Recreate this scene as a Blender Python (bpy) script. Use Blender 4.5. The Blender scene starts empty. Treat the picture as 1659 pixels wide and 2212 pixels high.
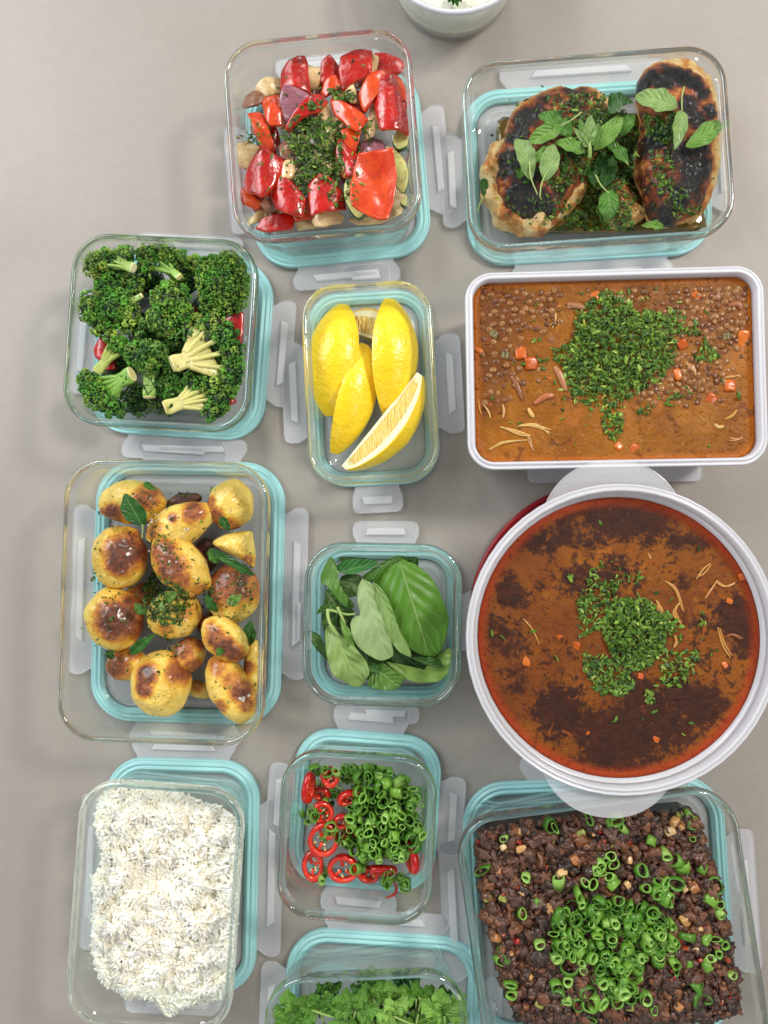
import bpy, math, random
import numpy as np
from mathutils import Vector, Quaternion, noise
from mathutils.bvhtree import BVHTree

sc = bpy.context.scene
rng = np.random.default_rng(11)
random.seed(5)
PI = math.pi

# ---------------------------------------------------------------- camera
CAM_H, FPX, CX, CY = 0.650, 1597.0, 829.5, 1106.0
NADIR = (885.0, 1150.0)
_d = Vector(((NADIR[0] - CX) / FPX, -(NADIR[1] - CY) / FPX, -1)).normalized()
CAM_Q = _d.rotation_difference(Vector((0, 0, -1)))
cam_d = bpy.data.cameras.new('camera')
cam = bpy.data.objects.new('camera', cam_d)
sc.collection.objects.link(cam)
cam_d.sensor_fit = 'VERTICAL'; cam_d.sensor_height = 36; cam_d.sensor_width = 27
cam_d.lens = 36 * FPX / 2212.0
cam_d.clip_start = 0.02; cam_d.clip_end = 50
cam.location = (0, 0, CAM_H); cam.rotation_mode = 'QUATERNION'; cam.rotation_quaternion = CAM_Q
sc.camera = cam

# ---------------------------------------------------------------- world and lamps (an indoor kitchen counter)
world = bpy.data.worlds.new('World'); sc.world = world; world.use_nodes = True
wn = world.node_tree.nodes; wl = world.node_tree.links
wn['Background'].inputs[0].default_value = (0.90, 0.95, 1.0, 1)
wn['Background'].inputs[1].default_value = 0.32

def area(name, loc, target, sx, sy, power, col):
    l = bpy.data.lights.new(name, 'AREA'); l.shape = 'RECTANGLE'; l.size = sx; l.size_y = sy
    l.energy = power; l.color = col
    o = bpy.data.objects.new(name, l); sc.collection.objects.link(o)
    o.location = loc
    o.rotation_euler = (Vector(target) - Vector(loc)).to_track_quat('-Z', 'Y').to_euler()
    return o
area('window_light', (-1.55, 1.05, 1.35), (0, 0.05, 0), 1.3, 1.0, 36.0, (0.92, 0.96, 1.0))
for x_, y_, w_ in ((1.45, .95, 40.0), (.35, 2.2, 9.0), (-1.35, 1.75, 8.0), (1.7, -.75, 7.0), (-.5, -2.3, 6.0), (-1.9, -.5, 5.0)):  # first is the key read from shadows; weaker five added for glints on glass
    area('key_and_sparkle_light', (x_, y_, 1.72), (x_ * .55, y_ * .55, 0), .42, .42, w_, (1.0, .94, .86))

sc.view_settings.view_transform = 'Standard'
sc.view_settings.look = 'None'
sc.view_settings.exposure = 0.0
sc.view_settings.gamma = 1.0
sc.render.engine = 'CYCLES'
cy = sc.cycles
cy.use_denoising = True
try:
    cy.denoiser = 'OPENIMAGEDENOISE'
except Exception:
    pass
cy.max_bounces = 32; cy.diffuse_bounces = 7; cy.glossy_bounces = 6; cy.transmission_bounces = 32
cy.transparent_max_bounces = 16; cy.volume_bounces = 0
cy.caustics_reflective = True; cy.caustics_refractive = True
cy.sample_clamp_indirect = 6.0; cy.sample_clamp_direct = 0
cy.blur_glossy = 0.3
cy.use_adaptive_sampling = True; cy.adaptive_threshold = 0.01

# ---------------------------------------------------------------- placing: photograph pixels (1659 x 2212) -> a point at height z
_R = CAM_Q.to_matrix()
RM = np.array([[_R[i][j] for j in range(3)] for i in range(3)])
def P(px, py, z):
    """world point (metres) at height z (metres) under photo pixel; arrays welcome"""
    px = np.asarray(px, float); py = np.asarray(py, float); z = np.asarray(z, float)
    d = np.stack([(px - CX) / FPX, -(py - CY) / FPX, -np.ones_like(px)], -1) @ RM.T
    t = (z - CAM_H) / d[..., 2]
    return np.stack([d[..., 0] * t, d[..., 1] * t, z + 0 * t], -1)
# crop frames: (x0, y0, scale)
FR = dict(pepper=(431.3, 0, .34), chicken=(929, 53, .44), broc=(112.8, 464.5, .32), lemon=(597.2, 550.8, .2609),
          soup=(982, 550.8, .408), potato=(99.5, 948.9, .34), basil=(597.2, 1094.9, .28), round=(982, 995.4, .408),
          rice=(99.5, 1592.6, .32), chili=(530.9, 1546.1, .30), mince=(948.9, 1645.7, .428), cil=(530.9, 1990.7, .32),
          dip=(796.3, 0, .22), disp=(0, 0, 1))
def UNP(fr, p):
    c = (np.asarray(p, float) - np.array([0, 0, CAM_H])) @ RM
    x0, y0, s = FR[fr]
    return (CX + FPX * c[..., 0] / -c[..., 2] - x0) / s, (CY - FPX * c[..., 1] / -c[..., 2] - y0) / s
def Q(fr, u, v, zmm):
    x0, y0, s = FR[fr]
    return P(x0 + s * np.asarray(u, float), y0 + s * np.asarray(v, float), np.asarray(zmm, float) * 1e-3)

# ---------------------------------------------------------------- materials
def S(r, g, b):
    f = lambda c: (c / 255 / 12.92) if c / 255 <= .04045 else ((c / 255 + .055) / 1.055) ** 2.4
    return (f(r), f(g), f(b), 1)
class NT:
    def __init__(s, name):
        s.m = bpy.data.materials.new(name); s.m.use_nodes = True
        s.n = s.m.node_tree.nodes; s.l = s.m.node_tree.links
        s.n.clear(); s.out = s.n.new('ShaderNodeOutputMaterial')
    def node(s, t, **kw):
        n = s.n.new(t)
        for k, v in kw.items(): setattr(n, k, v)
        return n
    def set(s, sock, v):
        if hasattr(v, 'is_output') or isinstance(v, bpy.types.NodeSocket): s.l.new(v, sock)
        else: sock.default_value = v
    def noise(s, scale, detail=4, rough=.5, dist=0, coord='Object', vec=None):
        n = s.node('ShaderNodeTexNoise'); n.inputs['Scale'].default_value = scale; n.inputs['Detail'].default_value = detail
        n.inputs['Roughness'].default_value = rough; n.inputs['Distortion'].default_value = dist
        s.l.new(vec if vec is not None else s.coord(coord), n.inputs['Vector']); return n.outputs['Fac']
    def coord(s, k='Object'):
        if not hasattr(s, 'tc'): s.tc = s.node('ShaderNodeTexCoord')
        return s.tc.outputs[k]
    def voro(s, scale, feature='F1', out='Distance', vec=None, rnd=1):
        n = s.node('ShaderNodeTexVoronoi'); n.feature = feature; n.inputs['Scale'].default_value = scale
        n.inputs['Randomness'].default_value = rnd
        s.l.new(vec if vec is not None else s.coord(), n.inputs['Vector']); return n.outputs[out]
    def ramp(s, fac, stops, interp='LINEAR'):
        n = s.node('ShaderNodeValToRGB'); s.l.new(fac, n.inputs[0]); e = n.color_ramp.elements; n.color_ramp.interpolation = interp
        while len(e) < len(stops): e.new(.5)
        for el, (p, c) in zip(e, stops): el.position = p; el.color = c if len(c) == 4 else (*c, 1)
        return n.outputs[0]
    def mr(s, v, a, b, c=0, d=1, smooth=False):
        n = s.node('ShaderNodeMapRange'); n.clamp = True
        if smooth: n.interpolation_type = 'SMOOTHSTEP'
        s.set(n.inputs[0], v)
        for i, x in zip((1, 2, 3, 4), (a, b, c, d)): n.inputs[i].default_value = x
        return n.outputs[0]
    def math(s, op, a, b=0.0, clamp=False):
        n = s.node('ShaderNodeMath', operation=op); n.use_clamp = clamp; s.set(n.inputs[0], a); s.set(n.inputs[1], b); return n.outputs[0]
    def mix(s, fac, a, b, bt='MIX'):
        n = s.node('ShaderNodeMix', data_type='RGBA'); n.blend_type = bt
        s.set(n.inputs[0], fac); s.set(n.inputs[6], a); s.set(n.inputs[7], b); return n.outputs[2]
    def attr(s, name, out='Color'):
        return s.node('ShaderNodeAttribute', attribute_name=name).outputs[out]
    def sep(s, c):
        n = s.node('ShaderNodeSeparateColor'); s.l.new(c, n.inputs[0]); return n.outputs
    def bump(s, h, strength=.3, dist=.001, normal=None):
        n = s.node('ShaderNodeBump'); n.inputs['Strength'].default_value = strength; n.inputs['Distance'].default_value = dist
        s.l.new(h, n.inputs['Height'])
        if normal is not None: s.l.new(normal, n.inputs['Normal'])
        return n.outputs[0]
    def bsdf(s, color, rough=.5, spec=.5, normal=None, **kw):
        n = s.node('ShaderNodeBsdfPrincipled')
        s.set(n.inputs['Base Color'], color); s.set(n.inputs['Roughness'], rough); s.set(n.inputs['Specular IOR Level'], spec)
        if normal is not None: s.l.new(normal, n.inputs['Normal'])
        for k, v in kw.items(): s.set(n.inputs[k.replace('_', ' ')], v)
        s.p = n; return n.outputs[0]
    def done(s, sh):
        s.l.new(sh, s.out.inputs[0]); return s.m
    def sss(s, w, r=(1, .5, .3), scale=.002):
        s.p.inputs['Subsurface Weight'].default_value = w; s.p.inputs['Subsurface Radius'].default_value = r; s.p.inputs['Subsurface Scale'].default_value = scale
MAT = {}

# counter
t = NT('countertop'); a = t.noise(2.2, 4); b = t.noise(140, 3); c = t.noise(7, 5, .6, .6)
col = t.mix(t.mr(a, .35, .65), S(156, 149, 142), S(162, 155, 148))
col = t.mix(t.mr(c, .52, .7, 0, .3), col, S(148, 141, 134))
col = t.mix(t.mr(b, .4, .62, 0, .10), col, S(136, 128, 119))
MAT['counter'] = t.done(t.bsdf(col, t.mr(c, .3, .7, .42, .52), .4, t.bump(t.noise(600, 2), .03, .0005)))
# glass
t = NT('clear_glass')
n = t.node('ShaderNodeBsdfPrincipled'); n.inputs['Base Color'].default_value = (0.985, 1.0, 0.993, 1)
n.inputs['Transmission Weight'].default_value = 1; n.inputs['Roughness'].default_value = 0.0; n.inputs['IOR'].default_value = 1.52
tr = t.node('ShaderNodeBsdfTransparent'); tr.inputs[0].default_value = (.93, .985, .965, 1)
gl = t.node('ShaderNodeBsdfGlossy'); gl.inputs['Roughness'].default_value = .03
m1 = t.node('ShaderNodeMixShader'); m1.inputs[0].default_value = .16; t.l.new(tr.outputs[0], m1.inputs[1]); t.l.new(gl.outputs[0], m1.inputs[2])
m2 = t.node('ShaderNodeMixShader'); m2.inputs[0].default_value = .42; t.l.new(n.outputs[0], m2.inputs[1]); t.l.new(m1.outputs[0], m2.inputs[2])
MAT['glass'] = t.done(m2.outputs[0])
t = NT('thin_glass_wall')
lw = t.node('ShaderNodeLayerWeight'); lw.inputs[0].default_value = .5
fac = t.math('ADD', t.math('MULTIPLY', t.math('POWER', lw.outputs['Facing'], 4.0), .75), .035)
tr = t.node('ShaderNodeBsdfTransparent'); t.set(tr.inputs[0], t.mix(t.math('POWER', lw.outputs['Facing'], 2.0), (.985, .995, .992, 1), (.86, .95, .92, 1)))
gl = t.node('ShaderNodeBsdfGlossy'); gl.inputs[0].default_value = (1, 1, 1, 1); gl.inputs['Roughness'].default_value = .015
nb = t.bump(t.noise(18, 2), .06, .004); t.l.new(nb, gl.inputs['Normal'])
mx = t.node('ShaderNodeMixShader'); t.l.new(fac, mx.inputs[0]); t.l.new(tr.outputs[0], mx.inputs[1]); t.l.new(gl.outputs[0], mx.inputs[2])
MAT['glasswall'] = t.done(mx.outputs[0])
def plastic(name, col, transp, rough=.35, transl=.3, spec=.5, tint=(1, 1, 1, 1), scratch=0):
    t = NT(name)
    nz = t.noise(300, 3) if scratch else None
    p = t.bsdf(col, rough, spec, t.bump(nz, scratch, .0004) if scratch else None)
    tl = t.node('ShaderNodeBsdfTranslucent'); tl.inputs[0].default_value = col
    m1 = t.node('ShaderNodeMixShader'); m1.inputs[0].default_value = transl; t.l.new(p, m1.inputs[1]); t.l.new(tl.outputs[0], m1.inputs[2])
    tr = t.node('ShaderNodeBsdfTransparent'); tr.inputs[0].default_value = tint
    m2 = t.node('ShaderNodeMixShader'); m2.inputs[0].default_value = transp; t.l.new(m1.outputs[0], m2.inputs[1]); t.l.new(tr.outputs[0], m2.inputs[2])
    return t.done(m2.outputs[0])
MAT['teal'] = plastic('teal_silicone', S(162, 214, 216), 0.0, .38, .0)
MAT['frost'] = plastic('frosted_plastic', (.86, .87, .91, 1), .66, .32, .08, .5, (.97, .97, .98, 1), .05)
MAT['frost_thick'] = plastic('frosted_plastic_ridge', (.90, .91, .94, 1), .45, .28, .08)
MAT['panel'] = plastic('clear_lid_plastic', (.82, .83, .85, 1), .70, .22, .05, .6, (.97, .98, .99, 1))
MAT['tub'] = plastic('milky_tub_plastic', (.74, .74, .79, 1), .05, .25, .1, .6, (.95, .95, .97, 1))
MAT['tubmid'] = plastic('translucent_tub_plastic', (.78, .78, .82, 1), .25, .2, .1, .6)
MAT['tubclear'] = plastic('clear_tub_plastic', (.90, .90, .93, 1), .72, .18, .08, .7)
MAT['red_plastic'] = plastic('red_plastic', S(150, 12, 22), 0.0, .3, .05)

# ---------------------------------------------------------------- mesh helpers
class Mesh:
    """collects vertices, faces (any arity) with a colour and leaf coordinate per vertex"""
    def __init__(s): s.V = []; s.F = []; s.C = []; s.U = []; s.M = []; s.n = 0
    def add(s, V, F, col=None, uv=None, mi=0):
        V = np.asarray(V, float).reshape(-1, 3); k = len(V)
        s.V.append(V)
        if isinstance(F, np.ndarray): s.F.append(F + s.n); s.M.append(np.full(len(F), mi))
        else:
            by = {}
            mm = mi if isinstance(mi, (list, np.ndarray)) else None
            for q, f in enumerate(F): by.setdefault(len(f), []).append((f, mm[q] if mm is not None else mi))
            for kk, fs in by.items():
                s.F.append(np.array([f for f, _ in fs]) + s.n); s.M.append(np.array([m for _, m in fs]))
        c = np.ones((k, 4)) if col is None else np.broadcast_to(np.asarray(col, float), (k, 4)) if np.ndim(col) == 1 else np.asarray(col, float)
        s.C.append(c); s.U.append(np.zeros((k, 3)) if uv is None else np.asarray(uv, float)); s.n += k
    def arrays(s): return np.concatenate(s.V)
EPS = 1e-9
STACK = {}
def smooth_new(name, mb, mats, parent=None, origin=None, smooth=True, stack=None, attrs=True):
    V = mb.arrays(); 
    if origin is None: origin = np.array([(V[:, 0].min() + V[:, 0].max()) / 2, (V[:, 1].min() + V[:, 1].max()) / 2, V[:, 2].min()])
    origin = np.asarray(origin, float)
    if parent is not None: base = np.array(parent.matrix_world.translation if parent.parent is None and False else absloc(parent))
    me = bpy.data.meshes.new(name)
    L = V - origin
    me.vertices.add(len(L)); me.vertices.foreach_set('co', L.astype(np.float32).ravel())
    tot = sum(f.size for f in mb.F); nf = sum(len(f) for f in mb.F)
    me.loops.add(tot); me.loops.foreach_set('vertex_index', np.concatenate([f.ravel() for f in mb.F]).astype(np.int32))
    sizes = np.concatenate([np.full(len(f), f.shape[1]) for f in mb.F]); starts = np.concatenate([[0], np.cumsum(sizes)[:-1]])
    me.polygons.add(nf); me.polygons.foreach_set('loop_start', starts.astype(np.int32))
    me.polygons.foreach_set('material_index', np.concatenate(mb.M).astype(np.int32))
    me.polygons.foreach_set('use_smooth', np.full(nf, smooth))
    if attrs:
        ca = me.attributes.new('Col', 'FLOAT_COLOR', 'POINT'); ca.data.foreach_set('color', np.concatenate(mb.C).astype(np.float32).ravel())
        U = np.concatenate(mb.U)
        if np.any(U): ua = me.attributes.new('leafuv', 'FLOAT_VECTOR', 'POINT'); ua.data.foreach_set('vector', U.astype(np.float32).ravel())
    me.update(calc_edges=True); me.validate()
    for m in (mats if isinstance(mats, (list, tuple)) else [mats]): me.materials.append(MAT[m])
    o = bpy.data.objects.new(name, me); sc.collection.objects.link(o)
    o.location = origin - (absloc(parent) if parent is not None else 0)
    if parent is not None: o.parent = parent
    if stack:
        STACK.setdefault(stack, []).append((V, [f for f in mb.F])); BV.pop(stack, None)
    return o
def absloc(o):
    p = np.array(o.location)
    while o.parent is not None:
        o = o.parent; p = p + np.array(o.location)
    return p
BV = {}
def top_z(stack, x, y, default):
    if stack not in STACK: return default
    if stack not in BV:
        vs = []; fs = []; k = 0
        for V, F in STACK[stack]:
            vs.extend(map(tuple, V))
            for f in F: fs.extend([tuple(int(i) + k for i in r) for r in f])
            k += len(V)
        BV[stack] = BVHTree.FromPolygons(vs, fs)
    h = BV[stack].ray_cast(Vector((x, y, .3)), Vector((0, 0, -1)))
    return max(h[0].z, default) if h[0] is not None else default
def tag(o, label=None, cat=None, group=None, kind=None):
    if label: o['label'] = label
    if cat: o['category'] = cat
    if group: o['group'] = group
    if kind: o['kind'] = kind
    return o
def empty(name, loc, label, cat, group=None):
    o = bpy.data.objects.new(name, None); sc.collection.objects.link(o); o.location = loc; o.empty_display_size = .01
    return tag(o, label, cat, group)

def rrect(w, h, r, nc=9, ns=5):
    r = max(min(r, w / 2 - 1e-5, h / 2 - 1e-5), 1e-5); pts = []
    cs = [(w / 2 - r, h / 2 - r, 0), (-w / 2 + r, h / 2 - r, 90), (-w / 2 + r, -h / 2 + r, 180), (w / 2 - r, -h / 2 + r, 270)]
    for i, (x, y, a) in enumerate(cs):
        for k in range(nc + 1):
            t = math.radians(a + 90 * k / nc); pts.append((x + r * math.cos(t), y + r * math.sin(t)))
        nx, ny, na = cs[(i + 1) % 4]; t = math.radians(na)
        p0 = pts[-1]; p1 = (nx + r * math.cos(t), ny + r * math.sin(t))
        for k in range(1, ns): pts.append((p0[0] + (p1[0] - p0[0]) * k / ns, p0[1] + (p1[1] - p0[1]) * k / ns))
    return np.array(pts)
def place(V, c, ang):
    V = np.asarray(V, float).copy(); a = math.radians(ang); ca, sa = math.cos(a), math.sin(a)
    x = V[:, 0] * ca - V[:, 1] * sa + c[0]; y = V[:, 0] * sa + V[:, 1] * ca + c[1]
    V[:, 0] = x; V[:, 1] = y; return V
def loft(mb, w, h, r, prof, c, ang, cap0=True, cap1=True, closed=False, mi=0, nc=9, ns=5):
    """prof: list of (offset, z) in metres; rounded rectangle sections"""
    rings = []
    for o, z in prof:
        p = rrect(w + 2 * o, h + 2 * o, max(r + o, .002), nc, ns); rings.append(np.c_[p, np.full(len(p), z)])
    n = len(rings[0]); V = place(np.concatenate(rings), c, ang); F = []
    m = len(rings); rr = range(m) if closed else range(m - 1)
    for k in rr:
        k2 = (k + 1) % m
        for i in range(n):
            j = (i + 1) % n; F.append((k * n + i, k * n + j, k2 * n + j, k2 * n + i))
    F = [tuple(f) for f in F]
    V = list(V)
    if cap0 and not closed:
        V.append(np.mean(V[:n], 0)); q = len(V) - 1
        F += [(q, (i + 1) % n, i) for i in range(n)]
    if cap1 and not closed:
        V.append(np.mean(V[(m - 1) * n:m * n], 0)); q = len(V) - 1
        F += [(q, (m - 1) * n + i, (m - 1) * n + (i + 1) % n) for i in range(n)]
    mb.add(np.array(V), F, mi=mi)
def mm(l): return [(a * 1e-3, b * 1e-3) for a, b in l]

def closed_curve(pts, n, sharp=0.0):
    """Catmull-Rom through pts -> n points evenly by index; sharp keeps corners"""
    pts = np.asarray(pts, float); m = len(pts); out = []
    # arclength resample
    seg = []
    for i in range(m):
        p0, p1, p2, p3 = pts[(i - 1) % m], pts[i], pts[(i + 1) % m], pts[(i + 2) % m]
        for k in range(8):
            t = k / 8
            cr = .5 * ((2 * p1) + (-p0 + p2) * t + (2 * p0 - 5 * p1 + 4 * p2 - p3) * t * t + (-p0 + 3 * p1 - 3 * p2 + p3) * t ** 3)
            ln = p1 * (1 - t) + p2 * t
            seg.append(cr * (1 - sharp) + ln * sharp)
    seg = np.array(seg); d = np.linalg.norm(np.roll(seg, -1, 0) - seg, axis=1); s = np.concatenate([[0], np.cumsum(d)])
    q = np.linspace(0, s[-1], n, endpoint=False); seg2 = np.vstack([seg, seg[:1]])
    return np.stack([np.interp(q, s, seg2[:, i]) for i in range(2)], -1)
def fbm(p, scale, seed=0, octv=2):
    v = Vector((p[0] * scale + seed * 7.3, p[1] * scale - seed * 3.1, p[2] * scale + seed))
    r = noise.noise(v)
    if octv > 1: r += .5 * noise.noise(v * 2.1)
    if octv > 2: r += .25 * noise.noise(v * 4.3)
    return r
def pillow(mb, W2, z, th, bot, n=40, nr=7, p=2.2, pb=2.2, bend=0, bdir=0, tilt=(0, 0), namp=0, nscale=60, seed=0, colf=None, mats=(0, 0, 0), uvf=None, zf=None, sharp=.3, octv=2):
    """closed lens body over outline W2 (world xy, metres); th above and bot below the outline's height z"""
    o = closed_curve(W2, n, sharp); c = o.mean(0); ext = np.abs(o - c).max() + EPS
    d = np.array([math.cos(math.radians(bdir)), math.sin(math.radians(bdir))]); hw = np.abs((o - c) @ d).max() + EPS
    V = []; F = []; M = []; R = []
    def ring(r, sgn):
        pts = c + (o - c) * r
        k = th if sgn > 0 else -bot; pp = p if sgn > 0 else pb
        zz = z + k * max(0, 1 - r ** pp) ** (1 / pp)
        return np.c_[pts, np.full(n, zz)]
    rs = [math.sin(PI / 2 * k / nr) for k in range(1, nr + 1)]
    V.append([c[0], c[1], z + th]); R.append(0)
    for r in rs: V += list(ring(r, 1)); R += [r] * n
    for r in rs[-2::-1]: V += list(ring(r, -1)); R += [r] * n
    V.append([c[0], c[1], z - bot]); R.append(0)
    V = np.array(V); nrings = 2 * nr - 1
    for i in range(n): F.append((0, 1 + i, 1 + (i + 1) % n)); M.append(mats[0])
    for k in range(nrings - 1):
        a = 1 + k * n; b = a + n; m_ = mats[0] if k < nr - 2 else (mats[1] if k <= nr - 1 else mats[2])
        for i in range(n):
            j = (i + 1) % n; F.append((a + i, b + i, b + j, a + j)); M.append(m_)
    last = len(V) - 1; a = 1 + (nrings - 1) * n
    for i in range(n): F.append((last, a + (i + 1) % n, a + i)); M.append(mats[2])
    rel = V[:, :2] - c
    V[:, 2] += -bend * ((rel @ d) / hw) ** 2 + rel[:, 0] * tilt[0] + rel[:, 1] * tilt[1]
    if zf is not None: V[:, 2] += zf(rel / ext, V)
    if namp:
        ctr = np.array([c[0], c[1], z])
        for i in range(len(V)):
            q = V[i] - ctr; q[2] *= 2; L = np.linalg.norm(q) + EPS
            V[i] += q / L * fbm(V[i], nscale, seed, octv) * namp
    col = None
    if colf is not None: col = np.array([colf(v, r) for v, r in zip(V, R)])
    uv = uvf(V) if uvf is not None else None
    mb.add(V, F, col=col, uv=uv, mi=M)
    return c
def tube(mb, pts, rad, n=7, col=None, mi=0, cap=True, squash=1.0):
    pts = np.asarray(pts, float); m = len(pts); rad = np.broadcast_to(rad, (m,))
    V = []; F = []; up = np.array([0, 0, 1.0])
    for k in range(m):
        t = pts[min(k + 1, m - 1)] - pts[max(k - 1, 0)]; t /= np.linalg.norm(t) + EPS
        a = np.cross(t, up)
        if np.linalg.norm(a) < .05: a = np.cross(t, [1.0, 0, 0])
        a /= np.linalg.norm(a); b = np.cross(t, a)
        for i in range(n):
            g = 2 * PI * i / n; V.append(pts[k] + rad[k] * (math.cos(g) * a + squash * math.sin(g) * b))
    for k in range(m - 1):
        for i in range(n):
            j = (i + 1) % n; F.append((k * n + i, k * n + j, (k + 1) * n + j, (k + 1) * n + i))
    if cap:
        V.append(pts[0]); q = len(V) - 1; F += [(q, (i + 1) % n, i) for i in range(n)]
        V.append(pts[-1]); q = len(V) - 1; F += [(q, (m - 1) * n + i, (m - 1) * n + (i + 1) % n) for i in range(n)]
    mb.add(np.array(V), F, col=col, mi=mi)
def spline(pts, n):
    pts = np.asarray(pts, float); m = len(pts)
    if m == 2: return np.array([pts[0] + (pts[1] - pts[0]) * k / (n - 1) for k in range(n)])
    out = []
    for q in np.linspace(0, m - 1 - 1e-6, n):
        i = int(q); t = q - i; p0, p1, p2, p3 = pts[max(i - 1, 0)], pts[i], pts[i + 1], pts[min(i + 2, m - 1)]
        out.append(.5 * ((2 * p1) + (-p0 + p2) * t + (2 * p0 - 5 * p1 + 4 * p2 - p3) * t * t + (-p0 + 3 * p1 - 3 * p2 + p3) * t ** 3))
    return np.array(out)
# icosahedron and a once-divided one
_g = (1 + 5 ** .5) / 2
ICO_V = np.array([(-1, _g, 0), (1, _g, 0), (-1, -_g, 0), (1, -_g, 0), (0, -1, _g), (0, 1, _g), (0, -1, -_g), (0, 1, -_g), (_g, 0, -1), (_g, 0, 1), (-_g, 0, -1), (-_g, 0, 1)], float)
ICO_V /= np.linalg.norm(ICO_V[0])
ICO_F = np.array([(0, 11, 5), (0, 5, 1), (0, 1, 7), (0, 7, 10), (0, 10, 11), (1, 5, 9), (5, 11, 4), (11, 10, 2), (10, 7, 6), (7, 1, 8), (3, 9, 4), (3, 4, 2), (3, 2, 6), (3, 6, 8), (3, 8, 9), (4, 9, 5), (2, 4, 11), (6, 2, 10), (8, 6, 7), (9, 8, 1)])
def subdiv(V, F):
    V = [tuple(v) for v in V]; cache = {}; out = []
    def mid(a, b):
        k = (min(a, b), max(a, b))
        if k not in cache:
            m = (np.array(V[a]) + np.array(V[b])); m /= np.linalg.norm(m); V.append(tuple(m)); cache[k] = len(V) - 1
        return cache[k]
    for a, b, c in F:
        ab, bc, ca = mid(a, b), mid(b, c), mid(c, a); out += [(a, ab, ca), (b, bc, ab), (c, ca, bc), (ab, bc, ca)]
    return np.array(V), np.array(out)
IC1_V, IC1_F = subdiv(ICO_V, ICO_F); IC2_V, IC2_F = subdiv(IC1_V, IC1_F)
def rot_mats(n, tilt=PI):
    """n random rotations: spin about z then tip by up to tilt"""
    a = rng.uniform(0, 2 * PI, n); b = rng.uniform(-1, 1, n) * tilt; c = rng.uniform(0, 2 * PI, n)
    def Rz(t): o = np.zeros((n, 3, 3)); o[:, 0, 0] = np.cos(t); o[:, 0, 1] = -np.sin(t); o[:, 1, 0] = np.sin(t); o[:, 1, 1] = np.cos(t); o[:, 2, 2] = 1; return o
    def Rx(t): o = np.zeros((n, 3, 3)); o[:, 0, 0] = 1; o[:, 1, 1] = np.cos(t); o[:, 1, 2] = -np.sin(t); o[:, 2, 1] = np.sin(t); o[:, 2, 2] = np.cos(t); return o
    return Rz(c) @ Rx(b) @ Rz(a)
def scatter(mb, TV, TF, pos, scale, R, cols, jitter=0, mi=0):
    """many copies of one small shape, with own size, turn and colour, into one mesh"""
    n = len(pos); k = len(TV); scale = np.asarray(scale, float)
    if scale.ndim == 1: scale = np.repeat(scale[:, None], 3, 1)
    T = TV[None] * scale[:, None, :]
    if jitter: T = T * (1 + rng.normal(0, jitter, (n, k, 1)))
    V = np.einsum('nij,nkj->nki', R, T) + pos[:, None, :]
    F = (TF[None] + (np.arange(n) * k)[:, None, None]).reshape(-1, TF.shape[1])
    mb.add(V.reshape(-1, 3), F, col=np.repeat(cols, k, 0), mi=mi)
def in_poly(x, y, poly):
    poly = np.asarray(poly, float); r = np.zeros(len(x), bool); j = len(poly) - 1
    for i in range(len(poly)):
        xi, yi = poly[i]; xj, yj = poly[j]
        c = ((yi > y) != (yj > y)) & (x < (xj - xi) * (y - yi) / (yj - yi + 1e-12) + xi); r ^= c; j = i
    return r
def rand_in(poly, n):
    poly = np.asarray(poly, float); lo = poly.min(0); hi = poly.max(0); out = []; k = 0
    while k < n:
        q = rng.uniform(lo, hi, (n * 3, 2)); q = q[in_poly(q[:, 0], q[:, 1], poly)]; out.append(q); k += len(q)
    return np.concatenate(out)[:n]
def rot2(ax, c, ang):
    a = math.radians(ang); return (c[0] + ax[0] * math.cos(a) - ax[1] * math.sin(a), c[1] + ax[0] * math.sin(a) + ax[1] * math.cos(a))

# ---------------------------------------------------------------- counter
mb = Mesh(); N = 2
mb.add([(-3, -3, 0), (3, -3, 0), (3, 3, 0), (-3, 3, 0), (-3, -3, -.04), (3, -3, -.04), (3, 3, -.04), (-3, 3, -.04)],
       [(0, 1, 2, 3), (7, 6, 5, 4), (0, 4, 5, 1), (1, 5, 6, 2), (2, 6, 7, 3), (3, 7, 4, 0)])
o = smooth_new('countertop', mb, 'counter', smooth=False); tag(o, 'smooth warm grey kitchen countertop under all the boxes', 'countertop', kind='structure')

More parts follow.
